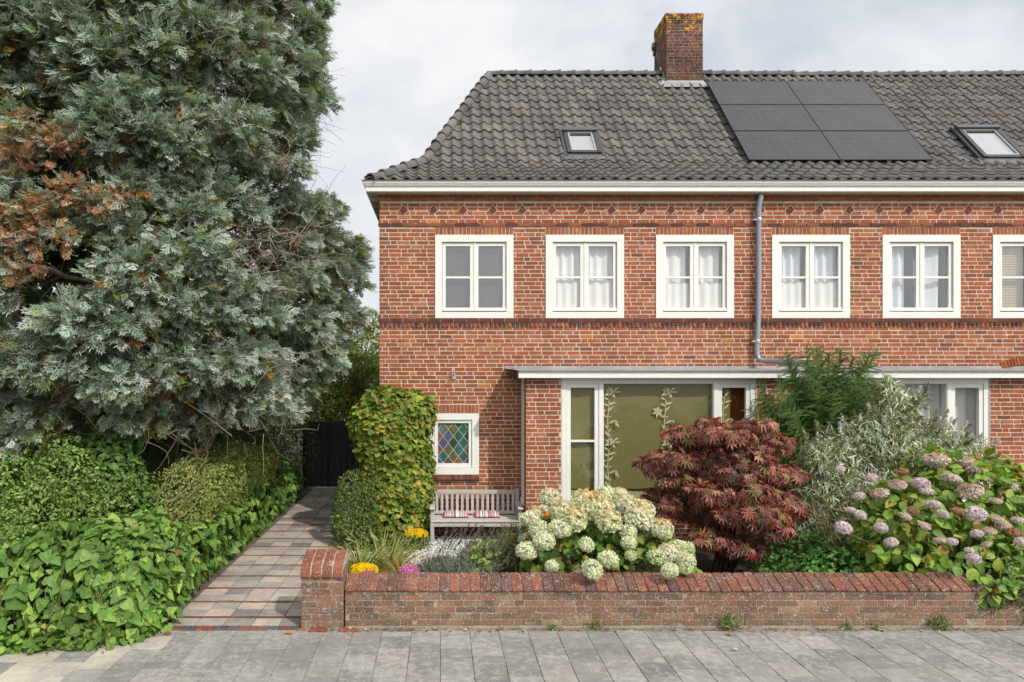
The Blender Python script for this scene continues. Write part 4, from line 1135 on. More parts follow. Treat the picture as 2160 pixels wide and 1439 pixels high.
mb.prism([(7.16,0.378), (7.15,0.395), (7.385,0.493), (7.385,0.38)], GX0, GX1, (0.36,0.32,0.26))
mb.build('coping', M['coping'], GW)
mb = MB(); x = -1.458
for i in range(4):
    w_ = 0.100
    P1 = [(7.108,0.522), (7.098,0.545), (7.105,0.585), (7.135,0.635), (7.185,0.668), (7.24,0.690), (7.24,0.53)]
    P2 = [(7.252,0.53), (7.252,0.694), (7.36,0.722), (7.47,0.735), (7.515,0.715), (7.52,0.53)]
    L1 = [(7.108,0.522), (7.098,0.545), (7.105,0.585), (7.135,0.635), (7.20,0.674), (7.33,0.712), (7.36,0.72), (7.36,0.53)]
    L2 = [(7.372,0.53), (7.372,0.724), (7.47,0.735), (7.515,0.715), (7.52,0.53)]
    for P in ((P1, P2) if i % 2 else (L1, L2)): cop_brick(mb, x, x+w_, P, vary((0.255,0.095,0.060), 0.18))
    x += w_+0.0125
mb.prism([(7.115,0.53), (7.112,0.58), (7.145,0.630), (7.20,0.666), (7.36,0.712), (7.50,0.722), (7.50,0.53)], -1.452, -1.018, (0.42,0.40,0.36))
mb.build('pillar_coping', M['coping'], GW)
mb = MB()
for x0, x1 in ((-1.36,-1.17), (-1.05,-0.86)): mb.box(x0, x1, 7.02, 7.10, -0.02, 0.022, vary((0.26,0.085,0.05),0.1), 0, 0.008)
mb.build('loose_footing_brick', M['coping'], GW)

# ------------------------------------------------------------------ bench
BW = (0.47,0.44,0.405)
bench = thing('garden_bench', (0.56, 10.85, 0), 'weathered silver-grey slatted wooden bench against the brick wall', 'bench')
bx0, bx1 = -0.153, 1.272
def part(name, fn, mat_=None):
    mb = MB(); fn(mb); return mb.build(name, mat_ or M['wood'], bench)
for nm, x in (('leg', bx0), ('leg', bx1-0.06)):
    part(nm, lambda mb: mb.box(x, x+0.06, 11.02, 11.08, 0.0, 0.785, vary(BW), 0, 0.006))
    part(nm, lambda mb: mb.box(x-0.005, x+0.055, 10.575, 10.635, 0.0, 0.53, vary(BW), 0, 0.006))
    def arm(mb):
        P = [(10.54,0.535),(10.52,0.548),(10.54,0.565),(10.70,0.572),(10.9,0.575),(11.02,0.582),(11.02,0.555),(10.8,0.542),(10.62,0.532)]
        mb.prism(P, x-0.012, x+0.066, vary(BW))
    part('armrest', arm)
    part('side_rail', lambda mb: mb.box(x+0.01, x+0.05, 10.636, 11.019, 0.27, 0.335, vary(BW)))
def back(mb):
    mb.box(bx0+0.061, bx1-0.061, 11.03, 11.07, 0.690, 0.752, vary(BW), 0, 0.005); mb.box(bx0+0.061, bx1-0.061, 11.03, 11.07, 0.37, 0.415, vary(BW), 0, 0.004)
    n = 16; a, b = bx0+0.085, bx1-0.085
    for i in range(n):
        xc = a+(b-a)*(i+0.15)/(n-0.7); mb.box(xc-0.021, xc+0.021, 11.038, 11.062, 0.4151, 0.6899, vary(BW, 0.12))
part('backrest', back)
def seat(mb):
    mb.box(bx0+0.056, bx1-0.061, 10.585, 10.612, 0.262, 0.330, vary(BW), 0, 0.005)
    for i in range(5):
        y = 10.565+i*0.090; mb.box(bx0+0.003, bx1-0.003, y, y+0.080, 0.336, 0.356, vary(BW, 0.12), 0, 0.004)
part('seat', seat)
def cushion(xc, wd, seq, lab):
    root = thing('seat_cushion', (xc, 10.93, 0.36), lab, 'cushion', 'striped cushions on the bench')
    n, m_ = 48, 10; V = []; prof = []
    mb = MB(); PK, GR, WH = (0.52,0.20,0.26), (0.17,0.17,0.17), (0.66,0.64,0.58)
    cm = {'p': PK, 'g': GR, 'w': WH, 'k': (0.72,0.40,0.44)}
    for i in range(n):
        t0, t1 = i/n, (i+1)/n; col = cm[seq[int(t0*len(seq))]]
        def ring(t):
            x = xc-wd/2+wd*t; e = (1-abs(2*t-1)**6); h = 0.018+0.050*max(e, 0)**0.5
            pts = []
            for k in range(m_):
                a = 2*math.pi*k/m_
                yy_ = 10.90+0.15*math.copysign(abs(math.cos(a))**0.6, math.cos(a))*(0.9+0.1*e)
                # puffed pad leaning on the backrest
                zz = 0.357+h*0.5+h*0.5*math.copysign(abs(math.sin(a))**0.8, math.sin(a))+max(0, yy_-10.80)*0.06
                pts.append((x, yy_, zz))
            return pts
        A, B = ring(t0), ring(t1)
        mb.add(A+B, [(k, (k+1) % m_, m_+(k+1) % m_, m_+k) for k in range(m_)], vary(col, 0.10))
        if i == 0: mb.add(A, [tuple(range(m_))], col)
        if i == n-1: mb.add(B, [tuple(range(m_))], col)
    mb.build('cover', M['fabric'], root, True)
cushion(0.245, 0.40, 'ppkgwgwppkggwwwkgwgwgkppp', 'pink, grey and white striped cushion on the left half of the bench')
cushion(0.745, 0.40, 'ppkkgwwgwgwwkgpppkgwwgkpp', 'pink, grey and white striped cushion on the right half of the bench, nearer the bay')

# ------------------------------------------------------------------ black garden gate
gate = thing('garden_gate', (-2.4, 15.6, 0), 'black stained board gate closing the far end of the path', 'gate')
mb = MB(); x = -3.05
while x < -1.02:
    mb.box(x, x+0.136, 15.57, 15.595, 0.03, 1.52+random.uniform(-0.004,0.004), vary((0.050,0.054,0.060), 0.2), 0, 0.004); x += 0.142
mb.build('boards', M['board'], gate).name = 'board_panel'
mb = MB()
for z in (0.25, 1.2): mb.box(-3.05, -1.02, 15.596, 15.63, z, z+0.10, (0.02,0.02,0.022))
mb.box(-3.14, -3.06, 15.55, 15.64, 0, 1.56, (0.02,0.02,0.022)); mb.build('rail', M['board'], gate)
mb = MB(); mb.box(-1.98, -1.95, 15.545, 15.569, 0.92, 1.02, (0.30,0.30,0.30), 0, 0.004); mb.tube([(-1.965,15.55,0.97),(-1.965,15.52,0.97),(-2.05,15.51,0.97)], 0.008, (0.3,0.3,0.3), 8); mb.build('latch', M['metal'], gate)

# ------------------------------------------------------------------ dark brick yard wall of the house next door, left
nw = thing('yard_wall', (-5.5, 13.5, 0), 'dark brick wall half hidden behind the ivy and conifer at the left edge', 'wall')
mb = MB(); T = lambda u, v, w: (u, 13.5-w, v)
NB = [(1,(0.085,0.045,0.036)), (1,(0.115,0.055,0.040))]
brick_field(mb, T, -9.5, -3.5, 0, 1.55, [], NB); sheet(mb, T, -9.5, -3.5, 0, 1.6, [], (0.17,0.15,0.12))
mb.box(-9.5, -3.5, 13.52, 13.75, 0, 1.6, (0.1,0.08,0.07)); mb.build('wall_body', M['brick'], nw)
mb = MB(); T = lambda u, v, w: (u, 9.35-w, v)
brick_field(mb, T, -6.02, -5.70, 0, 1.32, [], NB); sheet(mb, T, -6.02, -5.70, 0, 1.34, [], (0.17,0.15,0.12)); mb.box(-6.02, -5.70, 9.362, 9.68, 0, 1.34, (0.1,0.06,0.05)); mb.box(-6.06, -5.66, 9.30, 9.72, 1.341, 1.41, (0.09,0.085,0.08), 0, 0.01)
mb.build('pier', M['brick'], nw)
tag(bpy.data.objects['pier'])
lb = thing('letter_box', (-5.57, 9.27, 0.85), 'small grey box fixed beside the dark brick pier at the left edge', 'box')
mb = MB(); mb.box(-5.62, -5.50, 9.28, 9.36, 0.90, 1.05, (0.12,0.12,0.12), 0, 0.008); mb.box(-5.605, -5.515, 9.272, 9.2795, 0.915, 1.035, (0.30,0.30,0.28)); mb.box(-5.575, -5.545, 9.30, 9.34, 0.0, 0.90, (0.06,0.06,0.06)); mb.build('box', M['metal'], lb).name = 'case'

# dead leaves and grit along the wall foot and the ivy edge
n = 620
x = np.concatenate([rng.uniform(-1.3, 8.0, 420), rng.uniform(-6.2, -2.9, 200)])
y = np.where(x > -1.6, 7.10-np.abs(rng.normal(size=n))*0.05, 6.80-(-2.9-x)*0.17-np.abs(rng.normal(size=n))*0.09)
g = scatter(L_OVATE, np.stack([x, y, np.full(n, 0.008)+rng.random(n)*0.012], 1), np.stack([rng.normal(size=n), rng.normal(size=n), rng.normal(size=n)*0.15], 1), rng.normal(size=(n, 3))*0.3+[0, 0, 1], rng.uniform(0.010, 0.042, n), pick(n, [(3, (0.20, 0.12, 0.06)), (2, (0.32, 0.22, 0.12)), (1, (0.42, 0.36, 0.26)), (1, (0.12, 0.09, 0.05))]))
tag(mesh_np('leaf_litter', g, M['leafmatt']), 'crumbs of dead leaves along the wall foot and ivy edge', 'litter', kind='stuff')
# ================================================================== garden plants
def inside(blobs, n, scale=0.7):
    B = np.array(blobs, float); i = rng.choice(len(B), n)
    return B[i, :3]+unit(rng.normal(size=(n, 3)))*B[i, 3:6]*scale*rng.random((n, 1))**0.4
def plant(name, base, label, cat, group=None): return thing(name, tuple(base), label, cat, group)
STEM = (0.10, 0.075, 0.05)

# ---- climber on the house corner
t = plant('climbing_shrub', (-0.75, 10.95, 0), 'tall rounded climbing shrub with yellow-green leaves at the house corner', 'shrub')
B = [(-0.78, 10.86, 0.45, 0.60, 0.40, 0.60), (-0.70, 10.90, 1.15, 0.58, 0.42, 0.62), (-0.78, 10.86, 1.85, 0.66, 0.46, 0.42), (-0.50, 10.88, 2.05, 0.42, 0.40, 0.32), (-0.85, 10.85, 2.12, 0.42, 0.38, 0.30), (-0.42, 10.9, 0.75, 0.28, 0.35, 0.6), (-1.15, 10.85, 1.85, 0.28, 0.35, 0.34), (-0.75, 10.82, 1.5, 0.60, 0.42, 0.4), (-0.7, 10.84, 0.8, 0.60, 0.42, 0.4)]
PAL = [(6, (0.155, 0.225, 0.036)), (4, (0.110, 0.180, 0.032)), (4, (0.225, 0.275, 0.042)), (2, (0.32, 0.31, 0.045)), (1, (0.33, 0.22, 0.05))]
g = join([leaves(L_ROUND, B, 5200, 0.088, PAL, 0.16, 0.7, 0.35, 0.55, 0.8), leaves(L_ROUND, B, 2200, 0.085, PAL, 0.5, 0.6, 0.4, 0.8)])
mesh_np('foliage', g, M['leaf'], t); stems('stem', (-0.72, 10.95, 0), inside(B, 26), 0.018, 0.006, STEM, t)
# ---- small clipped shrub in front of it
t = plant('clipped_shrub', (-1.33, 10.55, 0), 'small clipped dark green shrub beside the path, left of the tall climber', 'shrub')
B = [(-1.35, 10.62, 0.42, 0.36, 0.36, 0.50), (-1.28, 10.62, 0.78, 0.34, 0.34, 0.36), (-1.25, 10.45, 0.28, 0.36, 0.30, 0.32)]
PAL = [(5, (0.100, 0.160, 0.040)), (3, (0.15, 0.215, 0.058)), (1, (0.24, 0.26, 0.07))]
g = join([leaves(L_SMALL, B, 5200, 0.048, PAL, 0.2, 0.1, 0.8, 0.9, 0.6)])
mesh_np('foliage', g, M['leaf'], t); stems('stem', (-1.3, 10.6, 0), inside(B, 16), 0.012, 0.004, STEM, t)

# ---- mixed low foliage at the foot of the climber
t = plant('low_perennial', (-0.9, 10.2, 0), 'low pale-leaved perennials at the foot of the tall climber', 'plant')
B = [(-1.25, 10.25, 0.08, 0.22, 0.2, 0.16), (-0.85, 10.15, 0.08, 0.35, 0.2, 0.16), (-0.45, 10.25, 0.08, 0.3, 0.18, 0.14), (-1.4, 10.1, 0.1, 0.12, 0.12, 0.16)]
PAL = [(3, (0.16, 0.19, 0.07)), (2, (0.10, 0.16, 0.04)), (1, (0.30, 0.27, 0.12))]
mesh_np('foliage', leaves(L_LANCE, B, 700, 0.16, PAL, 0.6, -0.2, 0.8, 0.8), M['leafmatt'], t)

# ---- chrysanthemums
def mum(x, y, z, r, pal, label, name='chrysanthemum', n=320, flat=0.45, grp=None):
    t = plant(name, (x, y, 0), label, 'flower', grp)
    B = [(x, y, z, r, r*0.8, r*flat)]
    green = leaves(L_LANCE, [(x, y, z-r*0.35, r*0.95, r*0.75, r*0.6)], 260, 0.07, [(1, (0.07, 0.12, 0.03))], 0.5, 0.2, 0.5, 0.8)
    mesh_np('foliage', green, M['leaf'], t)
    p, nn = blobs_surface(B, n, 0.12, 0.3, keep=lambda q: q[:, 2] > z-r*flat*0.35)
    parts = []
    for k in range(3):
        nr = unit(nn+np.array([0, -0.1, 0.35])+rng.normal(size=nn.shape)*0.25); d = unit(rng.normal(size=nn.shape))
        parts.append(scatter(L_FLORET, p+nr*0.006*k, d, nr, 0.042*(1-0.25*k)*rng.uniform(0.8, 1.15, n), pick(n, pal, 0.12)))
    mesh_np('flower_head', join(parts), M['petal'], t)
    mb = MB(); mb.tube([(x, y, 0.0), (x, y, z-r*0.3)], [0.015, 0.02], (0.08, 0.10, 0.04), 6); mb.build('stem', M['bark'], t)
YEL = [(4, (0.86, 0.62, 0.015)), (1, (0.75, 0.48, 0.01))]
PNK = [(4, (0.66, 0.17, 0.42)), (2, (0.75, 0.30, 0.52)), (1, (0.50, 0.10, 0.30))]
mum(*at(768, 1204, 7.60), 0.155, YEL, 'bright yellow chrysanthemum just behind the wall beside the end pillar', n=330)
mum(*at(862, 1208, 7.55), 0.110, PNK, 'bright pink chrysanthemum showing just above the wall coping', n=260, flat=0.6)
mum(*at(778, 1214, 7.48), 0.095, [(3, (0.62, 0.22, 0.46)), (1, (0.66, 0.34, 0.52))], 'pale pink chrysanthemum low in front of the yellow one', n=170, flat=0.4)
mum(*at(878, 1127, 10.3), 0.175, YEL, 'yellow chrysanthemum left of the bench by the climber', n=330, flat=0.38)
t = plant('yellow_daisy', at(1076, 1137, 9.85), 'loose yellow flowers in front of the right end of the bench', 'flower')
c0 = at(1076, 1140, 9.85); B = [(c0[0], c0[1], c0[2], 0.22, 0.2, 0.10), (c0[0]-0.1, c0[1], c0[2]-0.08, 0.2, 0.15, 0.10)]
t.location = (c0[0], c0[1], 0)
p, nn = blobs_surface(B, 170, 0.5)
mesh_np('flower_head', scatter(L_FLORET, p, rng.normal(size=p.shape), nn+[0, -0.3, 0.5], rng.uniform(0.03, 0.05, 170), pick(170, [(3, (0.82, 0.55, 0.02)), (1, (0.7, 0.5, 0.1))])), M['petal'], t)
mesh_np('foliage', leaves(L_LANCE, [(c0[0], c0[1], 0.12, 0.25, 0.2, 0.2)], 350, 0.08, [(2, (0.10, 0.14, 0.04)), (1, (0.2, 0.2, 0.08))], 0.8, 0.0, 0.5, 0.8), M['leafmatt'], t)

# ---- strappy grasses
def grass_clump(name, c, n, L, spread, pal, label, cat='grass', lean=(0, 0, 0), bend=0.6, w=0.016, zb=0.05):
    t = plant(name, (c[0], c[1], 0), label, cat)
    a = rng.uniform(0, 2*np.pi, n); r = rng.random(n)**0.6
    p = np.stack([c[0]+np.cos(a)*r*0.12, c[1]+np.sin(a)*r*0.10, np.full(n, zb)], 1)
    d = np.stack([np.cos(a)*spread*r, np.sin(a)*spread*r, np.ones(n)], 1)+np.array(lean)
    nr = np.stack([-np.cos(a)*0.9, -np.sin(a)*0.9, np.full(n, 0.6)], 1)
    nr = -np.stack([-np.cos(a), -np.sin(a), np.full(n, 0.25)], 1)*-1
    blade = _blade(w, 6, bend)
    mesh_np('blade', scatter(blade, p, d, nr, L*rng.uniform(0.55, 1.1, n), pick(n, pal)), M['leaf'], t)
    return t
DL = [(4, (0.13, 0.20, 0.035)), (3, (0.19, 0.25, 0.045)), (2, (0.30, 0.32, 0.08)), (1, (0.42, 0.34, 0.12))]
grass_clump('day_lily', (-0.97, 8.5), 230, 0.66, 0.62, DL, 'green strappy day lily clump behind the end pillar', 'plant')
grass_clump('day_lily', (-0.66, 8.7), 130, 0.64, 0.70, DL, 'second strappy day lily clump, right of the first and leaning over the gravel', 'plant')
grass_clump('dry_grass', (-0.45, 8.15), 170, 0.62, 0.65, [(3, (0.42, 0.27, 0.06)), (2, (0.30, 0.24, 0.07)), (1, (0.22, 0.20, 0.06))], 'tuft of dry golden grass behind the pink chrysanthemum', w=0.010)
grass_clump('tall_grass', (-0.80, 9.15), 26, 0.85, 0.9, [(2, (0.40, 0.36, 0.12)), (1, (0.25, 0.25, 0.08))], 'few tall straw-coloured blades arching before the climber', w=0.010, bend=0.35)
# ---- lavender
t = plant('lavender', (0.2, 8.1, 0), 'grey-green lavender cushion with dark spent flower spikes behind the wall', 'plant')
B = [(0.02, 8.05, 0.26, 0.32, 0.28, 0.20), (0.42, 8.1, 0.30, 0.28, 0.28, 0.24)]
g = leaves(L_NEEDLE, B, 6000, 0.10, [(4, (0.17, 0.20, 0.145)), (3, (0.23, 0.26, 0.20)), (2, (0.11, 0.14, 0.08))], 0.35, -0.8, 0.3, 0.8)
mesh_np('foliage', g, M['leafmatt'], t)
mb = MB()
for i in range(70):
    b = B[i % 2]; x, y = b[0]+random.uniform(-.28, .28), 8.1+random.uniform(-.2, .2); dx_ = random.uniform(0.10, 0.32); z = random.uniform(0.56, 0.80)
    mb.tube([(x, y, 0.35), (x+dx_*0.5, y, z-0.15), (x+dx_, y, z)], 0.0025, (0.20, 0.20, 0.13), 4, cap=False)
    q = random.uniform(0.035, 0.07); mb.tube([(x+dx_*0.97, y, z-0.012), (x+dx_*1.02+0.01, y, z+q*0.5), (x+dx_*1.06+0.02, y, z+q)], [0.005, 0.009, 0.003], vary((0.085, 0.08, 0.085), 0.3), 5)
mb.build('flower_spike', M['bark'], t)
# ---- airy green weed and mixed perennials left of the hydrangea
t = plant('leafy_weed', (0.55, 8.0, 0), 'light green leafy stems standing in front of the lavender', 'plant')
B = [(0.52, 8.0, 0.45, 0.16, 0.14, 0.26), (0.40, 8.0, 0.35, 0.12, 0.1, 0.2)]
mesh_np('foliage', leaves(L_OVATE, B, 220, 0.075, [(3, (0.13, 0.21, 0.04)), (2, (0.20, 0.26, 0.06))], 0.8, 0.2, 0.6, 0.7), M['leaf'], t)
stems('stem', (0.5, 8.0, 0.05), inside(B, 9, 0.9), 0.005, 0.002, (0.16, 0.18, 0.07), t)
t = plant('wispy_perennial', (0.9, 8.4, 0), 'wispy brownish-green perennials between lavender and white hydrangea', 'plant')
B = [(0.85, 8.3, 0.42, 0.32, 0.3, 0.36), (1.05, 8.7, 0.4, 0.3, 0.3, 0.40), (0.72, 8.6, 0.3, 0.3, 0.3, 0.3)]
g = join([leaves(L_NEEDLE, B, 3200, 0.11, [(3, (0.16, 0.17, 0.08)), (2, (0.10, 0.13, 0.05)), (1, (0.25, 0.19, 0.10))], 0.7, -0.7, 0.2, 0.9), leaves(L_LANCE, B, 350, 0.12, [(1, (0.10, 0.16, 0.04))], 0.8, 0.3, 0.6, 0.8)])
mesh_np('foliage', g, M['leafmatt'], t)
stems('stem', (0.88, 8.5, 0.05), inside(B, 18, 1.1), 0.004, 0.002, (0.2, 0.17, 0.09), t)

# ---- hydrangeas
def head_mesh(seed, base, top, n=430, flat=0.92, size=0.135):
    r_ = np.random.default_rng(seed)
    d = unit(r_.normal(size=(n, 3))); d = d[d[:, 2] > -0.75]; n = len(d)
    p = d*np.array([1, 1, flat])*(0.88+0.16*r_.random((n, 1)))
    nr = unit(d+r_.normal(size=d.shape)*0.25)
    t_ = np.clip((d[:, 2]-0.25+r_.normal(size=n)*0.30)*1.5, 0, 1)[:, None]
    col = (np.array(base)*(1-t_)+np.array(top)*t_)*(1+r_.uniform(-0.16, 0.16, (n, 1)))
    V, Fc, Cc = scatter(L_FLORET, p, unit(r_.normal(size=d.shape)), nr, np.full(n, 0.19)*r_.uniform(0.8, 1.25, n), col)
    inner = unit(r_.normal(size=(120, 3)))
    a, b, c = scatter(L_FLORET, inner*0.78*np.array([1, 1, flat]), unit(r_.normal(size=inner.shape)), inner, np.full(120, 0.42), np.tile(np.array(base)*0.85, (120, 1)))
    return join([(V, Fc, Cc), (a, b, c)])
WH = [(0.80, 0.84, 0.56), (0.84, 0.86, 0.64)]
def hydrangea(name, base, label, heads, meshes, B, leafpal, nleaf, lsize, stemcol, front=0.5, pull=0.0, grow=1.0):
    t = plant(name, base, label, 'shrub')
    g = join([leaves(L_OVATE, B, nleaf, lsize, leafpal, 0.25, 0.75, 0.35, 0.5, front), leaves(L_OVATE, B, nleaf//2, lsize*0.9, leafpal, 0.6, 0.6, 0.4, 0.8)])
    mesh_np('foliage', g, M['leaf'], t)
    protos = []
    for k, (hx, hy, hd, hr, hv) in enumerate(heads):
        hd -= pull; c = at(hx, hy, hd); r = hr*hd/F*grow
        if len(protos) <= hv:
            while len(protos) <= hv: protos.append(None)
        if protos[hv] is None:
            o = mesh_np('flower_head', meshes[hv], M['petal'], t); protos[hv] = o
        else:
            o = protos[hv].copy(); C.objects.link(o)
        o.scale = (r, r, r*random.uniform(0.92, 1.05)); o.location = tuple(c); o.rotation_euler = (random.uniform(-.45, .15), random.uniform(-.3, .3), random.uniform(0, 6.3))
    stems('stem', base, [at(h[0], h[1]+6, h[2]+0.03) for h in heads], 0.008, 0.004, stemcol, t, 0.03)
    return t
mW = [head_mesh(1, WH[0], (0.70, 0.45, 0.20)), head_mesh(2, WH[1], (0.68, 0.54, 0.30)), head_mesh(3, WH[0], (0.82, 0.84, 0.62)), head_mesh(4, (0.64, 0.74, 0.38), (0.80, 0.82, 0.58))]
HW = [(1162,1050,8.35,18,1),(1236,1068,8.2,28,0),(1262,1068,8.15,26,0),(1276,1044,8.4,16,2),(1306,1048,8.4,17,1),(1318,1064,8.3,20,1),(1352,1078,8.2,22,0),
      (1186,1080,8.15,21,0),(1152,1082,8.3,16,2),(1134,1082,8.3,13,0),(1118,1096,8.2,16,2),(1210,1098,8.0,22,0),(1180,1116,7.95,19,2),(1284,1098,7.9,22,0),(1342,1094,8.0,20,1),(1358,1098,8.05,19,1),(1396,1116,7.95,19,0),
      (1138,1120,8.0,17,2),(1148,1142,7.75,18,2),(1110,1162,7.75,17,2),(1325,1123,7.9,14,2),(1326,1146,7.75,13,2),(1237,1149,7.7,13,2),(1283,1181,7.5,17,2),(1249,1202,7.32,17,2),(1164,1195,7.6,11,2),(1331,1172,7.6,10,3),
      (1384,1176,7.6,15,3),(1408,1168,7.65,18,1),(1428,1156,7.75,15,3),(1446,1158,7.75,14,3),(1446,1182,7.55,16,1),(1446,1200,7.45,11,3),(1413,1204,7.30,14,2),(1108,1138,8.2,12,3),(1366,1116,8.1,15,3)]
BW_ = [(1.45, 8.15, 0.55, 0.42, 0.34, 0.40), (1.95, 8.12, 0.60, 0.45, 0.34, 0.42), (2.42, 8.12, 0.52, 0.36, 0.34, 0.42), (2.65, 7.8, 0.45, 0.30, 0.2, 0.24), (1.7, 7.85, 0.42, 0.45, 0.2, 0.28), (1.15, 8.1, 0.5, 0.25, 0.26, 0.28)]
HP = [(5, (0.110, 0.210, 0.038)), (3, (0.075, 0.150, 0.030)), (2, (0.175, 0.26, 0.052)), (1, (0.34, 0.31, 0.05)), (1, (0.24, 0.20, 0.10))]
hydrangea('white_hydrangea', (1.9, 8.0, 0.05), 'hydrangea covered in round cream and lime heads, leaning over the wall', HW, mW, BW_, HP, 850, 0.115, (0.15, 0.10, 0.06), 0.5, 0.14, 1.30)
# poppies among it
for px, py, lab in ((1149, 1083, 'tiny orange flower beside the left cream hydrangea heads'), (1127, 1171, 'tiny orange flower low at the left edge of the cream hydrangea')):
    c = at(px, py, 7.7); t = plant('orange_flower', (c[0], c[1], 0), lab, 'flower')
    p = np.tile(c, (7, 1))+rng.normal(size=(7, 3))*0.006
    mesh_np('petal', scatter(L_ROUND, p, rng.normal(size=(7, 3))+[0, -0.3, 0.8], rng.normal(size=(7, 3))+[0, -1, 0.3], np.full(7, 0.045), pick(7, [(1, (0.80, 0.20, 0.01))])), M['petal'], t)
    mb = MB(); mb.tube([(c[0], c[1]+0.03, 0.1), tuple(c)], 0.003, (0.12, 0.16, 0.05), 4); mb.build('stem', M['bark'], t)

mP = [head_mesh(11, (0.76, 0.64, 0.61), (0.80, 0.71, 0.64), 300, 0.6), head_mesh(12, (0.76, 0.64, 0.57), (0.55, 0.36, 0.22), 300, 0.55), head_mesh(13, (0.50, 0.30, 0.19), (0.42, 0.22, 0.11), 260, 0.55), head_mesh(14, (0.78, 0.66, 0.70), (0.82, 0.73, 0.73), 330, 0.75)]
HPk = [(1772,991,8.1,11,3),(1838,1008,8.0,14,0),(1812,1046,7.8,13,0),(1856,1040,7.85,18,1),(1893,1022,8.0,18,1),(1942,1021,8.0,19,3),(1900,995,8.2,15,2),(1974,970,8.5,26,1),(2040,975,8.5,22,1),(2056,992,8.3,17,0),(2008,1011,8.1,20,0),
       (1955,1037,7.9,14,0),(1967,1064,7.7,16,0),(2045,1036,7.9,26,1),(2100,1057,7.8,12,1),(1988,1084,7.6,13,3),(2020,1078,7.65,14,2),(2058,1085,7.6,22,3),(2104,1096,7.6,16,1),(1926,1078,7.65,13,2),(1909,1089,7.6,13,1),(1815,1086,7.6,13,3),(1794,1076,7.7,11,0),(1779,1114,7.5,18,3),(1858,1113,7.45,14,3),(1880,1144,7.35,14,3),(1950,1109,7.5,13,1),(1981,1140,7.4,12,1),(2008,1143,7.4,12,3),(2060,1126,7.5,13,3),(2088,1120,7.5,13,1),(2054,1178,7.25,15,3),(2044,1162,7.3,10,3),(2116,1110,7.6,15,1),(2148,1098,7.6,14,0),(2158,1060,7.9,14,0),(2130,1030,8.2,16,0),(2155,990,8.6,14,0),(2140,1124,7.5,15,2),(2155,1144,7.4,14,3),(2080,1148,7.4,10,1)]
BP = [(5.55, 8.2, 0.80, 0.65, 0.60, 0.62), (6.35, 8.3, 0.95, 0.75, 0.70, 0.68), (7.2, 8.3, 0.85, 0.75, 0.70, 0.65), (5.2, 7.75, 0.55, 0.45, 0.35, 0.45), (6.0, 7.65, 0.50, 0.65, 0.36, 0.42), (6.75, 7.6, 0.52, 0.60, 0.36, 0.40), (7.6, 7.75, 0.55, 0.6, 0.4, 0.5), (5.85, 7.30, 0.42, 0.30, 0.22, 0.20), (6.3, 8.7, 1.45, 0.4, 0.35, 0.28), (6.9, 8.6, 1.35, 0.45, 0.35, 0.3)]
HP2 = [(5, (0.175, 0.290, 0.045)), (3, (0.120, 0.220, 0.038)), (3, (0.25, 0.345, 0.062)), (0.6, (0.38, 0.34, 0.06)), (0.35, (0.36, 0.18, 0.05))]
hydrangea('pink_hydrangea', (6.2, 8.1, 0.05), 'large hydrangea with fading pink and brown heads spilling over the wall at right', HPk, mP, BP, HP2, 2300, 0.125, (0.22, 0.13, 0.07), 0.7, 0.12, 0.95)

# ---- Japanese maple
t = plant('japanese_maple', (3.72, 8.95, 0), 'dome-shaped purple-red Japanese maple in front of the bay window', 'tree')
MPB = []
for k in range(46):
    a_ = rng.uniform(0, 2*math.pi); hh = rng.uniform(0.0, 1.0); z = 0.64+1.30*hh**0.9
    rr = 0.92*math.sqrt(max(0.05, 1-((z-1.12)/1.02)**2))*rng.uniform(0.45, 0.92)
    MPB.append((3.70+rr*math.cos(a_), 8.85+0.72*rr*math.sin(a_), z, rng.uniform(0.24, 0.38), rng.uniform(0.24, 0.36), rng.uniform(0.09, 0.15)))
MPB += [(3.66, 8.95, 1.2, 0.55, 0.45, 0.55), (2.95, 8.75, 1.32, 0.24, 0.2, 0.07), (2.86, 8.7, 0.98, 0.22, 0.2, 0.07), (3.45, 8.7, 2.02, 0.2, 0.2, 0.07), (3.98, 8.7, 2.0, 0.25, 0.2, 0.08), (3.35, 8.5, 0.60, 0.30, 0.25, 0.10), (3.75, 8.5, 0.52, 0.30, 0.22, 0.12)]
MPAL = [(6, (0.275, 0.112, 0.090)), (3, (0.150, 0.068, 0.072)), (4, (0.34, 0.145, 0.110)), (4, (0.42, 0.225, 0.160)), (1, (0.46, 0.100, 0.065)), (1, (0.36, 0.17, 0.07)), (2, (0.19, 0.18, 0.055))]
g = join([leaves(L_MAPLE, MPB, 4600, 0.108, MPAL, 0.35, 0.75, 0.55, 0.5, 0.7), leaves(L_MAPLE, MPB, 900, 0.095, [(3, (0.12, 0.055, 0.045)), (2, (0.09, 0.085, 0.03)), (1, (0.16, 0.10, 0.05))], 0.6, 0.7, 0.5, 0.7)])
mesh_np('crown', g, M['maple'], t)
stems('trunk', (3.75, 9.0, 0), inside(MPB, 30, 0.85), 0.022, 0.005, (0.10, 0.075, 0.06), t, 0.08)

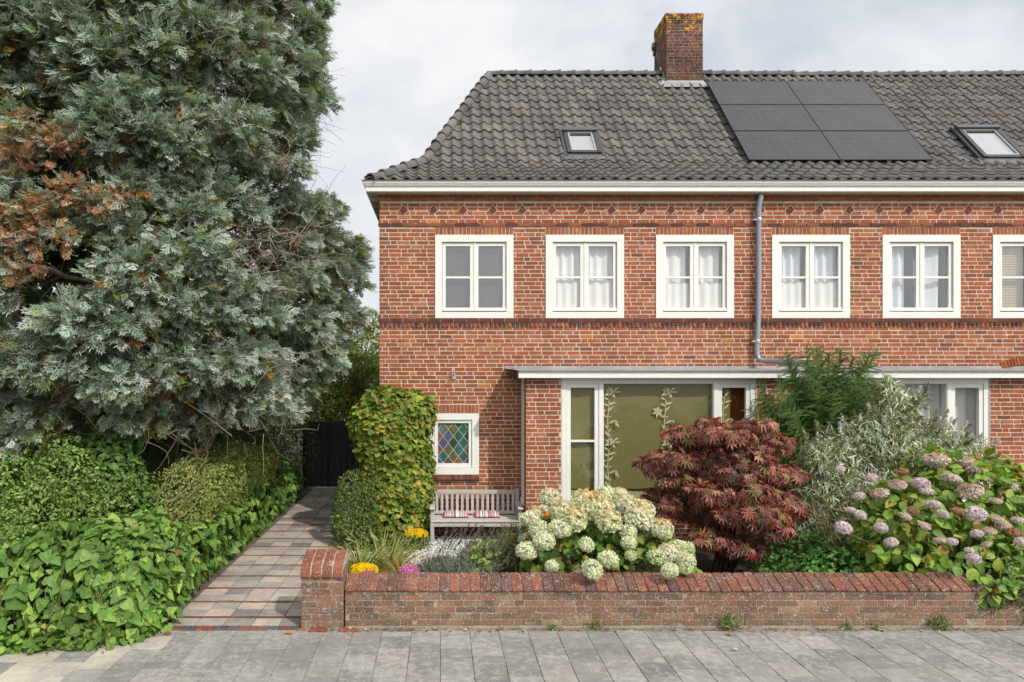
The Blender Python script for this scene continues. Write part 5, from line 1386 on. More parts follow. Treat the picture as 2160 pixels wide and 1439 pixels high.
# ---- yew
t = plant('young_yew', (5.45, 9.75, 0), 'young dark green conifer with upswept branches in front of the downpipe', 'tree')
yb = np.array([5.45, 9.75, 0.3]); P, D, N_, S_, Cc = [], [], [], [], []
tips = [(1594,905),(1580,860),(1640,800),(1600,810),(1690,800),(1660,760),(1655,745),(1700,735),(1722,732),(1750,742),(1775,735),(1800,750),(1835,742),(1848,738),(1820,770),(1850,800),(1840,830),(1790,790),(1760,770),(1870,830),(1620,850),(1700,770),(1735,760),(1810,820),(1760,820),(1600,832),(1615,872),(1650,852),(1672,818),(1632,822),(1660,884),(1590,868),(1680,830),(1720,800),(1640,880),(1960,820),(1940,850),(1560,905),(1605,885),(1700,860),(1780,860)]
mb = MB()
for i, (px, py) in enumerate(tips):
    tip = at(px, py, 9.55+random.uniform(-0.28, 0.3)); st = yb+np.array([0, 0, max(0.5, (tip[2]-1.05)*0.62)])
    pts = []
    for k in range(9):
        q = k/8; p = st+(tip-st)*q; p[2] += -0.10*math.sin(math.pi*q)*np.linalg.norm((tip-st)[:2]); pts.append(p)
    mb.tube(pts, [0.013*(1-0.85*k/8) for k in range(9)], (0.12, 0.10, 0.05), 5, cap=False)
    L = np.linalg.norm(tip-st)
    for k in range(int(L*85)):
        q = 0.15+0.85*k/(L*85); a = st+(tip-st)*q; a[2] += -0.10*math.sin(math.pi*q)*np.linalg.norm((tip-st)[:2])
        ax = unit(tip-st); sd = unit(np.cross(ax, [0, -0.8, 0.35])); sgn = 1 if k % 2 else -1
        d = ax*0.55+sd*sgn*random.uniform(0.6, 1.0)+rng.normal(size=3)*0.22+np.array([0, 0, -0.12])
        P.append(a); D.append(d); N_.append(np.array([0, -0.7, 0.7])+rng.normal(size=3)*0.45); S_.append(random.uniform(0.16, 0.34)*(1.2-0.72*q))
        Cc.append(np.array(random.choice([(0.058, 0.120, 0.030), (0.082, 0.150, 0.038), (0.110, 0.185, 0.046)])))
    P.append(np.array(pts[-2])); D.append(tip-st); N_.append(np.array([0, -0.4, 1.0])); S_.append(0.2); Cc.append(np.array((0.08, 0.14, 0.03)))
mesh_np('foliage', scatter(L_YEW, np.array(P), np.array(D), np.array(N_), np.array(S_), np.array(Cc)), M['leafmatt'], t)
mb.tube([(5.45, 9.75, 0), (5.44, 9.75, 1.0), (5.46, 9.72, 2.2)], [0.04, 0.03, 0.012], (0.10, 0.07, 0.05), 8)
mb.build('trunk', M['bark'], t, True)

# ---- butterfly bush
t = plant('butterfly_bush', (6.0, 9.35, 0), 'silvery grey-leaved butterfly bush with drooping leaves between maple and pink hydrangea', 'shrub')
BB = [(5.35, 9.25, 1.45, 0.48, 0.42, 0.46), (5.95, 9.25, 1.65, 0.60, 0.45, 0.50), (6.6, 9.25, 1.55, 0.55, 0.42, 0.48), (6.15, 9.2, 2.15, 0.28, 0.25, 0.34), (7.15, 9.3, 1.5, 0.34, 0.32, 0.32), (5.0, 9.1, 1.5, 0.22, 0.25, 0.26), (5.9, 9.0, 1.1, 0.8, 0.35, 0.4), (6.02, 9.2, 2.45, 0.12, 0.1, 0.2), (5.2, 9.05, 1.0, 0.5, 0.3, 0.38), (5.05, 8.95, 0.6, 0.55, 0.28, 0.36)]
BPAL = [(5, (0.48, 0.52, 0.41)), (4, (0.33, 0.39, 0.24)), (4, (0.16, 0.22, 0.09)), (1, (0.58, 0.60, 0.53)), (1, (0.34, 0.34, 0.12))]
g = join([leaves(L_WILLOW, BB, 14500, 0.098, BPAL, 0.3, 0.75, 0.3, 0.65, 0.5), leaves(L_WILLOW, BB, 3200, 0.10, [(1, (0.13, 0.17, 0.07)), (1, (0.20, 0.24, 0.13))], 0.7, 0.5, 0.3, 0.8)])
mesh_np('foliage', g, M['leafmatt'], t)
p, nn = blobs_surface(BB, 240, 0.06, 0.4); n = len(p); d = unit(nn+np.array([0.1, -0.1, 0.6])+rng.normal(size=p.shape)*0.3); parts = []
for i in range(n):          # spent and fresh flower spikes
    L = random.uniform(0.08, 0.18); k = 34; q = rng.random(k); ring = unit(rng.normal(size=(k, 3))); r = 0.026*(1-q*0.75)
    pos = p[i]+d[i]*(0.02+L*q)[:, None]+ring*r[:, None]
    c = random.choice([(0.30, 0.27, 0.12), (0.24, 0.21, 0.10), (0.62, 0.60, 0.55), (0.32, 0.30, 0.15)])
    parts.append(scatter(L_FLORET, pos, unit(rng.normal(size=(k, 3))), ring, np.full(k, 0.030), np.tile(np.array(c), (k, 1))*(1+rng.uniform(-.2, .2, (k, 1)))))
mesh_np('flower_spike', join(parts), M['petal'], t)
stems('stem', (6.0, 9.4, 0.0), inside(BB, 40, 0.9), 0.014, 0.004, (0.22, 0.18, 0.12), t, 0.07)

# ---- undergrowth below the maple, rose at the right, privet on the wall end
t = plant('undergrowth', (4.5, 8.0, 0.05), 'fresh green bramble seedlings in the shade between maple and pink hydrangea', 'plant')
B = [(4.15, 7.9, 0.32, 0.30, 0.25, 0.24), (4.55, 7.95, 0.36, 0.35, 0.28, 0.28), (4.85, 7.85, 0.28, 0.30, 0.25, 0.22), (3.75, 7.85, 0.25, 0.3, 0.2, 0.18), (4.4, 8.4, 0.4, 0.6, 0.3, 0.3), (4.9, 8.35, 0.45, 0.45, 0.3, 0.35), (5.1, 8.1, 0.3, 0.3, 0.25, 0.25)]
g = leaves(L_OVATE, B, 2000, 0.062, [(4, (0.080, 0.190, 0.038)), (3, (0.11, 0.25, 0.055)), (2, (0.05, 0.13, 0.030))], 0.5, 0.3, 0.9, 0.6)
mesh_np('foliage', g, M['leaf'], t)
stems('stem', (4.95, 8.3, 0.05), [at(1760+random.uniform(-60, 60), 1060+random.uniform(-40, 60), 8.1) for _ in range(26)], 0.005, 0.003, (0.24, 0.17, 0.09), t, 0.06)
t = plant('rose_bush', (8.2, 9.3, 0), 'thin dark green rose bush before the brick at the right edge', 'shrub')
B = [(8.15, 9.3, 1.15, 0.45, 0.35, 0.35), (8.5, 9.3, 0.9, 0.5, 0.4, 0.5), (7.9, 9.3, 0.8, 0.4, 0.35, 0.4)]
mesh_np('foliage', leaves(L_OVATE, B, 900, 0.065, [(3, (0.06, 0.11, 0.03)), (2, (0.09, 0.15, 0.035)), (1, (0.22, 0.10, 0.05))], 0.8, 0.4, 0.5, 0.8), M['leaf'], t)
stems('stem', (8.2, 9.35, 0.05), np.concatenate([inside(B, 14, 1.0), [at(2118, 950, 9.3), at(2136, 985, 9.3), at(2125, 955, 9.3)]]), 0.007, 0.003, (0.14, 0.10, 0.05), t)
t = plant('privet_sprays', (6.35, 7.3, 0.1), 'dark small-leaved shrub hanging over the right end of the garden wall', 'shrub')
t.name = 'privet_shrub'
B = [(6.05, 7.22, 0.42, 0.22, 0.18, 0.22), (6.30, 7.15, 0.35, 0.25, 0.16, 0.28), (6.60, 7.18, 0.38, 0.35, 0.2, 0.36), (5.80, 7.14, 0.30, 0.10, 0.08, 0.14), (6.35, 7.08, 0.14, 0.14, 0.07, 0.12), (6.3, 7.5, 0.55, 0.6, 0.3, 0.3), (7.2, 7.4, 0.5, 0.5, 0.3, 0.4)]
g = leaves(L_SMALL, B, 4200, 0.050, [(4, (0.055, 0.105, 0.032)), (3, (0.075, 0.135, 0.035)), (1, (0.17, 0.22, 0.05))], 0.5, 0.3, 0.6, 0.9)
mesh_np('foliage', g, M['leaf'], t)
stems('stem', (6.4, 7.45, 0.1), inside(B, 18), 0.006, 0.003, STEM, t)

# ---- weeds in the joint at the foot of the wall, fallen leaves
for i, (px, py, r, lab) in enumerate(((1165, 1316, 0.05, 'small green weed at the wall foot below the cream hydrangea'), (1255, 1325, 0.07, 'flat green weed in the paving joint, left of the middle of the wall'), (1540, 1318, 0.11, 'grassy weed tuft at the wall foot below the maple'), (1783, 1315, 0.05, 'little weed at the wall foot under the mossy coping'), (1982, 1310, 0.10, 'bushy weed at the wall foot near the right corner'), (1845, 1322, 0.05, 'tiny flat weed left of the bushy weed at the wall foot'))):
    c = at(px, py, 7.12); t = plant('wall_weed', (c[0], 7.11, 0.0), lab, 'weed', 'weeds along the wall foot')
    B = [(c[0], 7.10, r*0.5, r, r*0.5, r*0.7)]
    mesh_np('foliage', leaves(L_LANCE, B, 70, r*0.75, [(2, (0.10, 0.17, 0.04)), (1, (0.2, 0.22, 0.08))], 0.9, -0.3, 0.5, 0.9), M['leaf'], t)
FL = [(618, 1338, 0.085, 'curled orange fallen leaf on the pavement left of the pillar', (0.45, 0.20, 0.05)), (1537, 1338, 0.10, 'long pale orange fallen leaf on the pavement before the wall', (0.55, 0.30, 0.16)), (1545, 1372, 0.06, 'small whitish fallen leaf on the grey slabs', (0.55, 0.53, 0.47)), (986, 1323, 0.05, 'pale crumpled leaf against the wall foot', (0.50, 0.42, 0.28)), (365, 1315, 0.10, 'brown fallen leaf beside the ivy at the path entrance', (0.32, 0.14, 0.05)), (345, 1338, 0.09, 'dark brown fallen leaf at the ivy edge on the pavement', (0.24, 0.11, 0.05)), (1850, 1326, 0.05, 'small tan leaf at the foot of the wall on the right', (0.48, 0.30, 0.18)), (2060, 1333, 0.05, 'tan leaf near the right end of the wall foot', (0.45, 0.30, 0.18))]
for px, py, s_, lab, col in FL:
    d_ = 3888/(py-VY)*1.0; c = np.array([(px-VX)*d_/F, min(d_, 7.05), 0.012])
    g = scatter(L_OVATE, c[None], np.array([[random.uniform(-1, 1)+0.3, random.uniform(-0.4, 0.4), 0.1]]), np.array([[0.1, -0.2, 1.0]]), np.array([s_]), np.array([col]))
    tag(mesh_np('fallen_leaf', g, M['leafmatt']), lab, 'leaf', 'fallen leaves on the paving')

# ================================================================== hedge side on the left
# ---- ivy bank along pavement and path
t = plant('ivy_bank', (-4.5, 8.0, 0), 'big-leaved glossy ivy bank beside the pavement and the path', 'ivy')
IV = []
for x in np.arange(-6.6, -3.2, 0.42):                       # along the pavement
    yfr = 6.86-(-2.9-x)*0.17
    IV.append((x, yfr+0.32, 0.42, 0.40, 0.36, 0.58)); IV.append((x, yfr+0.12, 0.16, 0.36, 0.24, 0.24))
    IV.append((x, yfr+0.75, 0.60, 0.42, 0.45, 0.52))
for y in np.arange(7.15, 14.6, 0.42):                       # along the path
    IV.append((-3.20, y, 0.36, 0.34, 0.36, 0.46)); IV.append((-3.52, y, 0.58, 0.40, 0.36, 0.48))
IV += [(-3.25, 6.98, 0.25, 0.36, 0.30, 0.36), (-3.0, 7.15, 0.12, 0.22, 0.26, 0.18)]
IPAL = [(55, (0.090, 0.180, 0.036)), (44, (0.125, 0.235, 0.046)), (28, (0.185, 0.310, 0.062)), (14, (0.27, 0.385, 0.082)), (1.2, (0.34, 0.16, 0.05)), (1.5, (0.30, 0.27, 0.06))]
kf = lambda p: (p[:, 2] > 0.0)
g = join([leaves(L_IVY, IV[:33], 2700, 0.104, IPAL, 0.20, 0.95, 0.25, 0.55, 0.8, szj=0.5, keep=kf), leaves(L_IVY, IV[:33], 1500, 0.066, IPAL, 0.12, 0.7, 0.4, 0.7, 0.8, szj=0.4, keep=kf), leaves(L_IVY, IV[:33], 800, 0.10, IPAL, 0.5, 0.9, 0.3, 0.6, 0.8, keep=kf), leaves(L_IVY, IV[24:], 3200, 0.100, IPAL, 0.20, 0.95, 0.3, 0.55, 0.3, szj=0.5, keep=lambda p: (p[:, 2] > 0) & (p[:, 0] > -3.75))])
low = leaves(L_ROUND, [(x, 6.86-(-2.9-x)*0.17-0.06, 0.05, 0.3, 0.16, 0.16) for x in np.arange(-6.4, -3.2, 0.3)], 1500, 0.075, [(3, (0.12, 0.22, 0.04)), (3, (0.17, 0.28, 0.05)), (2, (0.08, 0.16, 0.03))], 0.6, 0.5, 0.6, 0.6, keep=kf)
mesh_np('foliage', join([g, low]), M['leaf'], t)
mb = MB()
for k in range(60):
    x = random.uniform(-6.4, -3.0); yfr = 6.86-(-2.9-x)*0.17; z = random.uniform(0.5, 1.0)
    pts = [(x, yfr+0.2, z), (x+random.uniform(-.05,.05), yfr-0.02, z*0.6), (x+random.uniform(-.12,.12), yfr-0.03, 0.05)]
    mb.tube(pts, 0.004, vary((0.14, 0.13, 0.06), 0.2), 4, cap=False)
for k in range(40):
    x = random.uniform(-6.4, -3.2); yfr = 6.86-(-2.9-x)*0.17; mb.tube([(x, yfr+0.8, 0), (x, yfr+0.5, 0.5), (x, yfr+0.3, 0.9)], 0.012, STEM, 5, cap=False)
mb.build('stem', M['bark'], t, True)
# ---- small-leaved shrubs on top of the bank
def shrub(name, label, B, n, size, pal, proto=None, base=None, mat_='leaf', front=0.6, shell=0.25, droop=0.2, up=0.8, nst=22, grp=None, spread=0.85):
    b0 = base or (B[0][0], B[0][1], 0)
    t = plant(name, b0, label, 'shrub', grp)
    mesh_np('foliage', join([leaves(proto or L_SMALL, B, n, size, pal, shell, droop, up, spread, front), leaves(proto or L_SMALL, B, n//3, size, pal, 0.65, droop, up, 0.9)]), M[mat_], t)
    stems('stem', b0, inside(B, nst, 0.85), 0.014, 0.004, STEM, t, 0.08)
    return t
PV = [(5, (0.155, 0.250, 0.058)), (3, (0.21, 0.315, 0.080)), (2, (0.100, 0.175, 0.044)), (1, (0.32, 0.37, 0.12))]
B = [(-5.6, 7.25, 0.85, 0.45, 0.42, 0.40), (-5.0, 7.35, 0.98, 0.50, 0.42, 0.42), (-4.5, 7.6, 1.05, 0.45, 0.42, 0.45), (-4.35, 7.9, 1.40, 0.42, 0.40, 0.40), (-4.9, 7.9, 1.40, 0.40, 0.40, 0.40), (-6.2, 7.4, 0.7, 0.4, 0.4, 0.35), (-4.05, 7.75, 1.0, 0.35, 0.35, 0.32), (-3.9, 8.1, 1.25, 0.3, 0.3, 0.28), (-5.25, 7.0, 0.85, 0.3, 0.25, 0.22), (-4.6, 7.2, 0.95, 0.35, 0.3, 0.24), (-5.2, 7.9, 1.62, 0.25, 0.25, 0.22), (-4.5, 8.1, 1.75, 0.22, 0.25, 0.2)]
shrub('privet_bush', 'loose small-leaved bright green bush rising out of the ivy at the left', B, 9500, 0.058, PV, base=(-4.9, 7.7, 0), shell=0.4)
B = [(-3.95, 8.35, 1.30, 0.36, 0.32, 0.42), (-4.15, 8.6, 1.72, 0.36, 0.34, 0.36), (-3.72, 8.5, 0.95, 0.28, 0.28, 0.36), (-5.3, 8.5, 1.25, 0.50, 0.45, 0.50), (-4.7, 8.6, 1.55, 0.45, 0.45, 0.45), (-4.35, 8.8, 1.3, 0.4, 0.4, 0.5), (-5.6, 8.7, 1.55, 0.4, 0.4, 0.4)]
shrub('laurel_bush', 'mid-green broader-leaved bush under the big conifer, behind the bright small-leaved bush', B, 5200, 0.070, [(4, (0.085, 0.165, 0.040)), (2, (0.125, 0.220, 0.052))], L_OVATE, (-4.8, 8.7, 0), droop=0.6)
# ---- hedge along the path
LG = [(5, (0.26, 0.325, 0.080)), (4, (0.185, 0.25, 0.058)), (2, (0.35, 0.40, 0.13)), (1, (0.30, 0.22, 0.11))]
B = [(-3.35, y, 0.98+0.05*math.sin(y*3), 0.40, 0.40, 0.55+0.08*math.sin(y*2)) for y in np.arange(8.7, 12.2, 0.42)]+[(-3.05, y, 1.15, 0.22, 0.3, 0.28) for y in np.arange(9.2, 12, 0.7)]
shrub('box_hedge', 'sunlit yellow-green small-leaved hedge beside the path', B, 13500, 0.042, LG, base=(-3.4, 10.6, 0), front=0.5)
B = [(-3.45, y, 1.45+0.05*(y-12), 0.50, 0.48, 0.75) for y in np.arange(12.2, 15.2, 0.45)]+[(-3.3, 13.0, 2.2, 0.5, 0.6, 0.5), (-3.15, 14.2, 2.45, 0.5, 0.6, 0.55), (-3.6, 12.4, 1.95, 0.4, 0.4, 0.4), (-3.15, 15.0, 0.9, 0.45, 0.4, 0.9), (-3.3, 15.4, 2.0, 0.6, 0.5, 0.8), (-3.7, 16.3, 1.1, 0.9, 0.5, 1.3)]
shrub('tall_hedge', 'taller green hedge at the far end of the path, next to the black gate', B, 9000, 0.060, [(4, (0.085, 0.145, 0.038)), (3, (0.12, 0.18, 0.045)), (2, (0.055, 0.10, 0.028))], base=(-3.5, 13.8, 0), front=0.6)
# ---- bare twiggy thicket between ivy and hedge
t = plant('bare_shrub', (-3.75, 8.9, 0), 'bare brown twiggy shrub in the gap between ivy and sunlit hedge', 'shrub')
tg = [at(random.uniform(400, 520), random.uniform(905, 1060), 8.7+random.uniform(-0.4, 0.5)) for _ in range(9)]
stems('twig', (-3.75, 8.8, 0.3), tg, 0.008, 0.002, (0.22, 0.17, 0.11), t, 0.12, 6, 4)
tg = [at(random.uniform(355, 440), random.uniform(960, 1060), 8.4+random.uniform(-0.2, 0.3)) for _ in range(14)]
stems('branch', (-3.75, 8.4, 0.2), tg, 0.010, 0.004, (0.34, 0.27, 0.17), t, 0.05, 5, 5)
# ---- firethorn beyond the gate and further trees
t = plant('firethorn', (-2.7, 21.0, 0), 'firethorn with orange berries showing above the gate between conifer and house', 'tree')
B = [(-2.35, 21.0, 3.1, 1.0, 0.9, 0.85), (-3.2, 21.2, 2.4, 1.1, 0.9, 1.0), (-1.75, 21.0, 2.3, 0.75, 0.8, 1.0), (-2.8, 21.0, 3.85, 0.8, 0.7, 0.6), (-1.9, 20.8, 1.5, 0.9, 0.7, 0.7), (-3.6, 20.8, 1.5, 1.0, 0.7, 0.9), (-2.3, 21, 4.2, 0.5, 0.5, 0.4)]
FP = [(4, (0.150, 0.215, 0.048)), (3, (0.21, 0.275, 0.065)), (2, (0.095, 0.145, 0.036))]
mesh_np('crown', leaves(L_SMALL, B, 13000, 0.100, FP, 0.3, 0.1, 0.7, 0.9, 0.5), M['leaf'], t)
p, nn = blobs_surface(B, 260, 0.06, 0.5); k = 5
pos = np.repeat(p, k, 0)+rng.normal(size=(260*k, 3))*0.05
mesh_np('berries', scatter(L_PEBBLE, pos, rng.normal(size=pos.shape), rng.normal(size=pos.shape), np.full(len(pos), 0.03), pick(len(pos), [(1, (0.62, 0.20, 0.02))])), M['petal'], t).name = 'berry_cluster'
stems('trunk', (-2.7, 21.1, 0), inside(B, 24, 0.8), 0.03, 0.008, STEM, t, 0.12)
for (x, y, z, r, lab) in ((-3.6, 22.5, 3.0, 1.6, 'green tree far behind the black gate'), (-5.8, 16.5, 3.2, 1.8, 'dark green tree behind the big conifer, beyond the yard wall'), (-8.6, 15.0, 3.0, 1.9, 'dark green tree beyond the yard wall at the left edge'), (-1.2, 26, 2.6, 1.3, 'pale green tree glimpsed behind the house corner')):
    t = plant('background_tree', (x, y, 0), lab, 'tree', 'trees behind the gardens')
    B = [(x+random.uniform(-.6,.6)*r, y+random.uniform(-.5,.5)*r, z+random.uniform(-.9,.7)*r*0.8, r*0.6, r*0.6, r*0.55) for _ in range(9)]+[(x, y, 1.2, r, r*0.8, 1.2)]
    mesh_np('crown', leaves(L_OVATE, B, 5000, 0.14, [(3, (0.055, 0.095, 0.026)), (2, (0.085, 0.135, 0.035))], 0.35, 0.3, 0.7, 0.8, 0.4), M['leaf'], t)
    stems('trunk', (x, y, 0), inside(B, 18, 0.8), 0.06, 0.015, STEM, t, 0.15)
# ================================================================== the big blue-grey conifer
TX, TY = -5.2, 11.5
t = plant('conifer', (TX, TY, 0), 'huge blue-grey cypress with orange dead patches filling the left side', 'tree')
POLY = np.array([(-90,-420),(640,-420),(672,-120),(672,0),(650,60),(655,200),(632,300),(600,390),(600,432),(680,432),(706,484),(744,510),(740,562),(768,602),(738,655),(712,700),(680,740),(660,800),(600,845),(540,880),(400,875),(300,870),(200,855),(110,845),(60,900),(0,960),(-90,960)], float)
def in_poly(p, P=POLY):
    x, y = p[:, 0], p[:, 1]; ok = np.zeros(len(p), bool); n = len(P)
    for i in range(n):
        (x1, y1), (x2, y2) = P[i], P[(i+1) % n]
        c = ((y1 > y) != (y2 > y)) & (x < (x2-x1)*(y-y1)/(y2-y1+1e-9)+x1); ok ^= c
    return ok
GAPS = [(110, 560, 130, 72), (190, 360, 80, 34), (50, 650, 85, 50), (285, 170, 34, 46), (520, 505, 80, 40), (90, 140, 50, 30), (560, 565, 46, 34), (360, 600, 36, 22), (450, 250, 40, 22), (590, 330, 30, 24), (400, 420, 50, 18), (260, 60, 40, 30), (480, 30, 40, 25), (610, 760, 30, 18), (300, 700, 50, 14), (470, 730, 40, 14)]
def surf_depth(px, py):
    u = (px-VX)/F; Rr = np.interp(py, [-420, 0, 300, 600, 800, 960], [2.8, 3.2, 3.5, 3.9, 3.8, 3.4])
    a = 1+u*u; b = -2*(-u*TX*-1*-1 + TY) if False else 2*(u*(-TX)-TY); c = TX*TX+TY*TY-Rr*Rr
    disc = b*b-4*a*c
    bk = np.clip((px-430)/260.0, 0, 1); bk = bk*bk*(3-2*bk)*np.clip((py-350)/150.0, 0, 1)*0.9
    return np.minimum(np.interp(px, [560, 640], [99, 10.85]), bk+np.where(disc > 0, (-b-np.sqrt(np.maximum(disc, 0)))/(2*a), -b/(2*a)))
DEAD = [(85,275,60,32),(25,335,40,30),(120,420,80,24),(50,470,55,30),(180,405,45,18),(100,500,40,18),(60,250,40,20),(30,560,25,20),(230,840,20,14)]
# pads of foliage: rejection-sampled over the visible side, then more round the back
deadpads = [(70, 262), (105, 285), (40, 300), (130, 300), (20, 335), (75, 318), (150, 410), (110, 428), (70, 440), (185, 402), (40, 470), (85, 478), (25, 505), (105, 505), (215, 425), (30, 562)]
pads = list(deadpads); tries = 0
while len(pads) < 225 and tries < 60000:
    tries += 1
    q = np.array([[random.uniform(-90, 800), random.uniform(-420, 950)]])
    if not in_poly(q)[0]: continue
    x, y = q[0]
    if any(((x-gx)/(ga_+8))**2+((y-gy)/(gb_+8))**2 < 1 for gx, gy, ga_, gb_ in GAPS): continue
    if any((x-p[0])**2+((y-p[1])*1.25)**2 < (51 if x < 600 else 38)**2 for p in pads): continue
    pads.append((x, y))
PC, PR = [], []
for k in range(26):                 # loose wisps breaking the right-hand outline
    i = random.randrange(3, 18); (x1, y1), (x2, y2) = POLY[i], POLY[i+1]; q = random.random(); pads.append((x1+(x2-x1)*q+random.uniform(-8, 14), y1+(y2-y1)*q+random.uniform(-12, 12)))
for x, y in pads:
    d = float(surf_depth(np.array([x]), np.array([y]))[0])+random.choice([0.0, 0.15, 0.45, 0.8])*(0.3 if x > 620 else 1)+random.uniform(-0.05, 0.1)
    j = len(PC)
    if j < len(deadpads): d = float(surf_depth(np.array([x]), np.array([y]))[0])-0.15
    c = at(x, y, d); PC.append(c); PR.append(random.uniform(0.20, 0.28) if j < len(deadpads) else (random.uniform(0.12, 0.2) if j >= len(pads)-26 else random.uniform(0.30, 0.44)))
for _ in range(150):                         # unseen side and interior
    a = random.uniform(-0.15, math.pi+0.15); z = random.uniform(2.4, 10.2); rr = np.interp(z, [2, 4, 8, 10.5], [3.3, 3.5, 2.8, 1.6])*random.uniform(0.75, 1.0)
    q = np.array([TX+rr*math.cos(a), TY+rr*0.9*math.sin(a), z]); qx, qy = VX+q[0]*F/q[1], VY-(q[2]-H)*F/q[1]
    if not in_poly(np.array([[qx+58.0, qy+12]]))[0] and qx > 300: continue
    PC.append(q); PR.append(random.uniform(0.45, 0.65))
for _ in range(170):
    a = random.uniform(math.pi, 2*math.pi); z = random.uniform(2.0, 9.5); rr = np.interp(z, [2, 4, 8, 10.5], [3.0, 3.2, 2.5, 1.4])*random.uniform(0.5, 0.8)
    q = np.array([TX+rr*math.cos(a), TY+rr*math.sin(a), z]); qx, qy = VX+q[0]*F/q[1], VY-(q[2]-H)*F/q[1]
    if not in_poly(np.array([[qx+58.0, qy+12]]))[0] and qx > 300: continue
    if any(((qx-gx)/(ga_+40))**2+((qy-gy)/(gb_+40))**2 < 1 for gx, gy, ga_, gb_ in GAPS): continue
    PC.append(q); PR.append(random.uniform(0.35, 0.5))
NV = len(pads)
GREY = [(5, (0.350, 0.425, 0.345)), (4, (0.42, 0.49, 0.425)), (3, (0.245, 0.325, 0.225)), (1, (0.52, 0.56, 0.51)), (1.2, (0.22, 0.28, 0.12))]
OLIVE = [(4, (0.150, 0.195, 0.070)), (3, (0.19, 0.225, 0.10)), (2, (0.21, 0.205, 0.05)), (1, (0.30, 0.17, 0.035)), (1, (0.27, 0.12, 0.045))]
RUST = [(3, (0.50, 0.265, 0.150)), (2, (0.42, 0.205, 0.105)), (2, (0.58, 0.36, 0.22)), (1, (0.34, 0.22, 0.10))]
parts = []
for i, (c, r) in enumerate(zip(PC, PR)):
    o = np.array([c[0]-TX, c[1]-TY, 0.0]); o /= max(np.linalg.norm(o), 1e-6)
    vis = i < NV
    dead = i < len(deadpads)
    n = (175 if i < NV-26 else 40) if vis else 45
    if dead: n = 66
    lp = unit(rng.normal(size=(n, 3)))*(rng.random((n, 1))**0.33)
    side = np.array([-o[1], o[0], 0])
    loc = c+(lp[:, :1]*side*1.15+lp[:, 1:2]*o*0.8+lp[:, 2:3]*np.array([0, 0, 0.62]))*r
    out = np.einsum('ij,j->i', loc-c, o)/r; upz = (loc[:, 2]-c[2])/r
    d = unit(o*0.75+(loc-c)/r*0.55+rng.normal(size=(n, 3))*0.40+np.array([0, 0, -0.22]))
    nr = unit(np.array([0, 0, 0.75])+o*0.75+rng.normal(size=(n, 3))*0.6)
    sz = rng.uniform(0.13, 0.26, n)*(1.0 if vis else 1.5)
    col = pick(n, GREY, 0.16)*rng.uniform(0.88, 1.12)
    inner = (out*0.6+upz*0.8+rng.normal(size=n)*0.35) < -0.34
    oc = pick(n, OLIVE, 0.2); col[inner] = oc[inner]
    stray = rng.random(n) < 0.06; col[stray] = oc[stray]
    if dead:
        m_ = rng.random(n) < 0.66; col[m_] = pick(n, RUST, 0.25)[m_]; sz *= 0.72
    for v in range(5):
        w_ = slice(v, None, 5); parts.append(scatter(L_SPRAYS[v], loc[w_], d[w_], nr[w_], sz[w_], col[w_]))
mesh_np('crown', join(parts), M['conifer'], t)
# trunk, limbs and the grey dead twigs inside
mb = MB(); BK = (0.115, 0.085, 0.065)
mb.tube([(TX, TY, 0), (TX+0.03, TY, 1.5), (TX-0.05, TY, 4), (TX, TY+0.05, 7), (TX, TY, 10.6)], [0.42, 0.34, 0.27, 0.17, 0.04], BK, 14)
mb.tube([(TX+0.9, TY-0.5, 0), (TX+1.0, TY-0.6, 1.4), (TX+0.8, TY-0.5, 4), (TX+0.7, TY-0.4, 8)], [0.22, 0.18, 0.14, 0.05], BK, 10)
mb.build('trunk', M['bark'], t, True)
mb = MB()
def limb(a, b, r0, col, sag=0.25):
    a, b = np.array(a), np.array(b); pts = []
    for k in range(8):
        q = k/7; p = a+(b-a)*q; p = p+np.array([0, 0, -sag*math.sin(math.pi*q*0.9)])+rng.normal(size=3)*0.03*(0 < k < 7); pts.append(p)
    mb.tube(pts, [r0*(1-0.8*k/7) for k in range(8)], col, 7, cap=False)
for i in range(0, NV, 3):
    c = PC[i]; limb((TX, TY, max(0.9, c[2]-random.uniform(0.2, 1.1))), c, random.uniform(0.02, 0.045), vary((0.17, 0.135, 0.095), 0.2))
for a, b, d in (((330, 905), (520, 862), 8.3), ((480, 455), (640, 500), 8.6), ((420, 570), (640, 615), 8.2), ((560, 480), (700, 470), 9.3), ((200, 640), (330, 760), 7.6), ((60, 560), (240, 590), 7.6), ((30, 660), (130, 760), 7.5), ((20, 730), (200, 690), 7.5), ((400, 960), (480, 890), 8.6)):
    limb(at(*a, d+1.1), at(*b, d+0.7), 0.05, vary((0.21, 0.175, 0.12), 0.15), 0.05)
mb.build('limb', M['bark'], t, True)
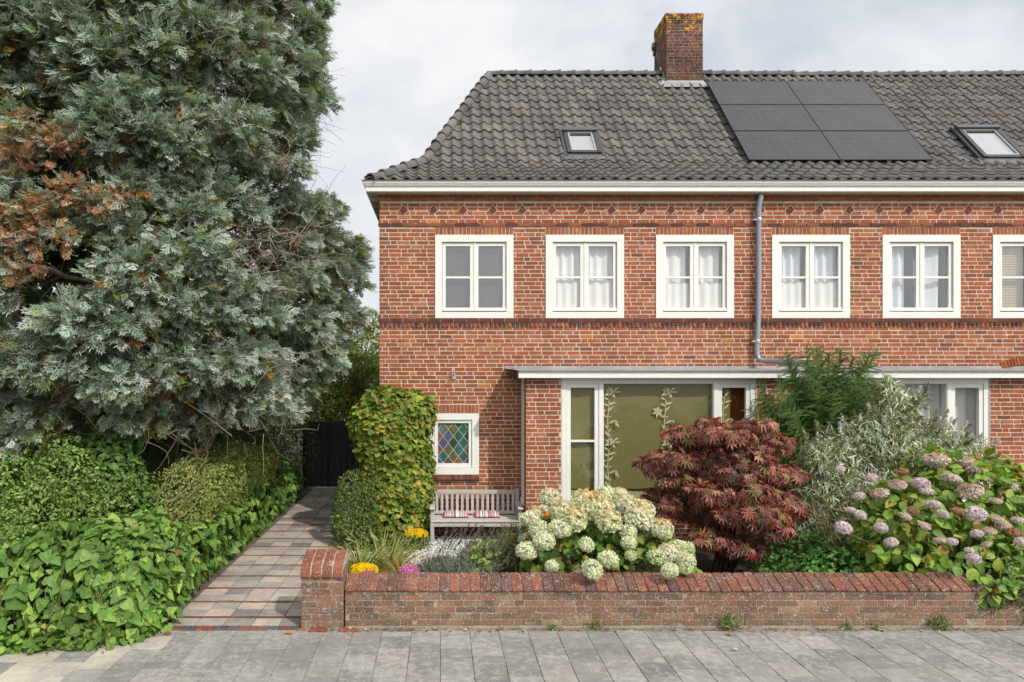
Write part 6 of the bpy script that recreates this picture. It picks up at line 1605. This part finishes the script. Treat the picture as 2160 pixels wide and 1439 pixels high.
def twigs(cx, cy, rx, ry, n, d0, d1, L, col, r=0.006):
    d0 += 0.7; d1 += 0.7; mb = MB()
    for _ in range(n):
        px, py = cx+random.gauss(0, rx*0.5), cy+random.gauss(0, ry*0.5); d = random.uniform(d0, d1); a = at(px, py, d)
        v = rng.normal(size=3); v[2] *= 0.8; v = unit(v)*L*random.uniform(0.5, 1.3)
        pts = [a]; p = a
        for k in range(4):
            v = v*0.9+rng.normal(size=3)*L*0.28; p = p+v/4; pts.append(p)
        mb.tube(pts, [r, r*0.8, r*0.6, r*0.45, r*0.3], vary(col, 0.25), 4, cap=False)
    mb.build('twig', M['bark'], t, True)
TWG = (0.25, 0.205, 0.155)
for g_ in GAPS: twigs(g_[0], g_[1], g_[2]*1.3, g_[3]*1.4, 20, 7.7, 9.3, 0.6, TWG)
twigs(560, 510, 120, 60, 110, 8.4, 9.8, 0.8, TWG); twigs(640, 250, 20, 120, 44, 9.4, 10.4, 0.5, (0.20, 0.14, 0.10), 0.005)
twigs(380, 900, 200, 50, 90, 7.8, 9.2, 0.7, (0.21, 0.165, 0.12)); twigs(100, 880, 110, 50, 60, 7.3, 8.4, 0.6, TWG); twigs(40, 620, 60, 120, 50, 7.4, 8.6, 0.7, TWG); twigs(200, 60, 150, 80, 40, 7.8, 9, 0.7, TWG); twigs(500, 60, 120, 60, 60, 8.2, 9.6, 0.6, (0.22, 0.15, 0.11)); twigs(660, 300, 26, 90, 26, 9.9, 10.6, 0.45, (0.22, 0.16, 0.12), 0.004)
# ---- ivy climbing the trunk inside the crown
iv = plant('climbing_ivy', (TX+0.2, TY-1.2, 0), 'dark ivy climbing the conifer trunk, seen through gaps in the crown', 'ivy')
B = [(TX+0.1+0.25*math.sin(z*2), TY-1.15, z, 1.15, 0.75, 0.75) for z in np.arange(1.2, 8.6, 0.7)]+[(TX-0.9, TY-1.5, z, 0.9, 0.7, 0.7) for z in np.arange(1.4, 6.5, 0.8)]+[(TX+1.2, TY-1.1, z, 0.8, 0.6, 0.6) for z in np.arange(1.2, 3.2, 0.7)]
mesh_np('foliage', leaves(L_IVY, B, 5200, 0.15, [(4, (0.040, 0.090, 0.020)), (2, (0.065, 0.13, 0.028))], 0.2, 1.0, 0.1, 0.3, 0.9), M['leaf'], iv)
stems('stem', (TX+0.2, TY-0.6, 0), inside(B, 20, 0.6), 0.02, 0.008, STEM, iv, 0.1)
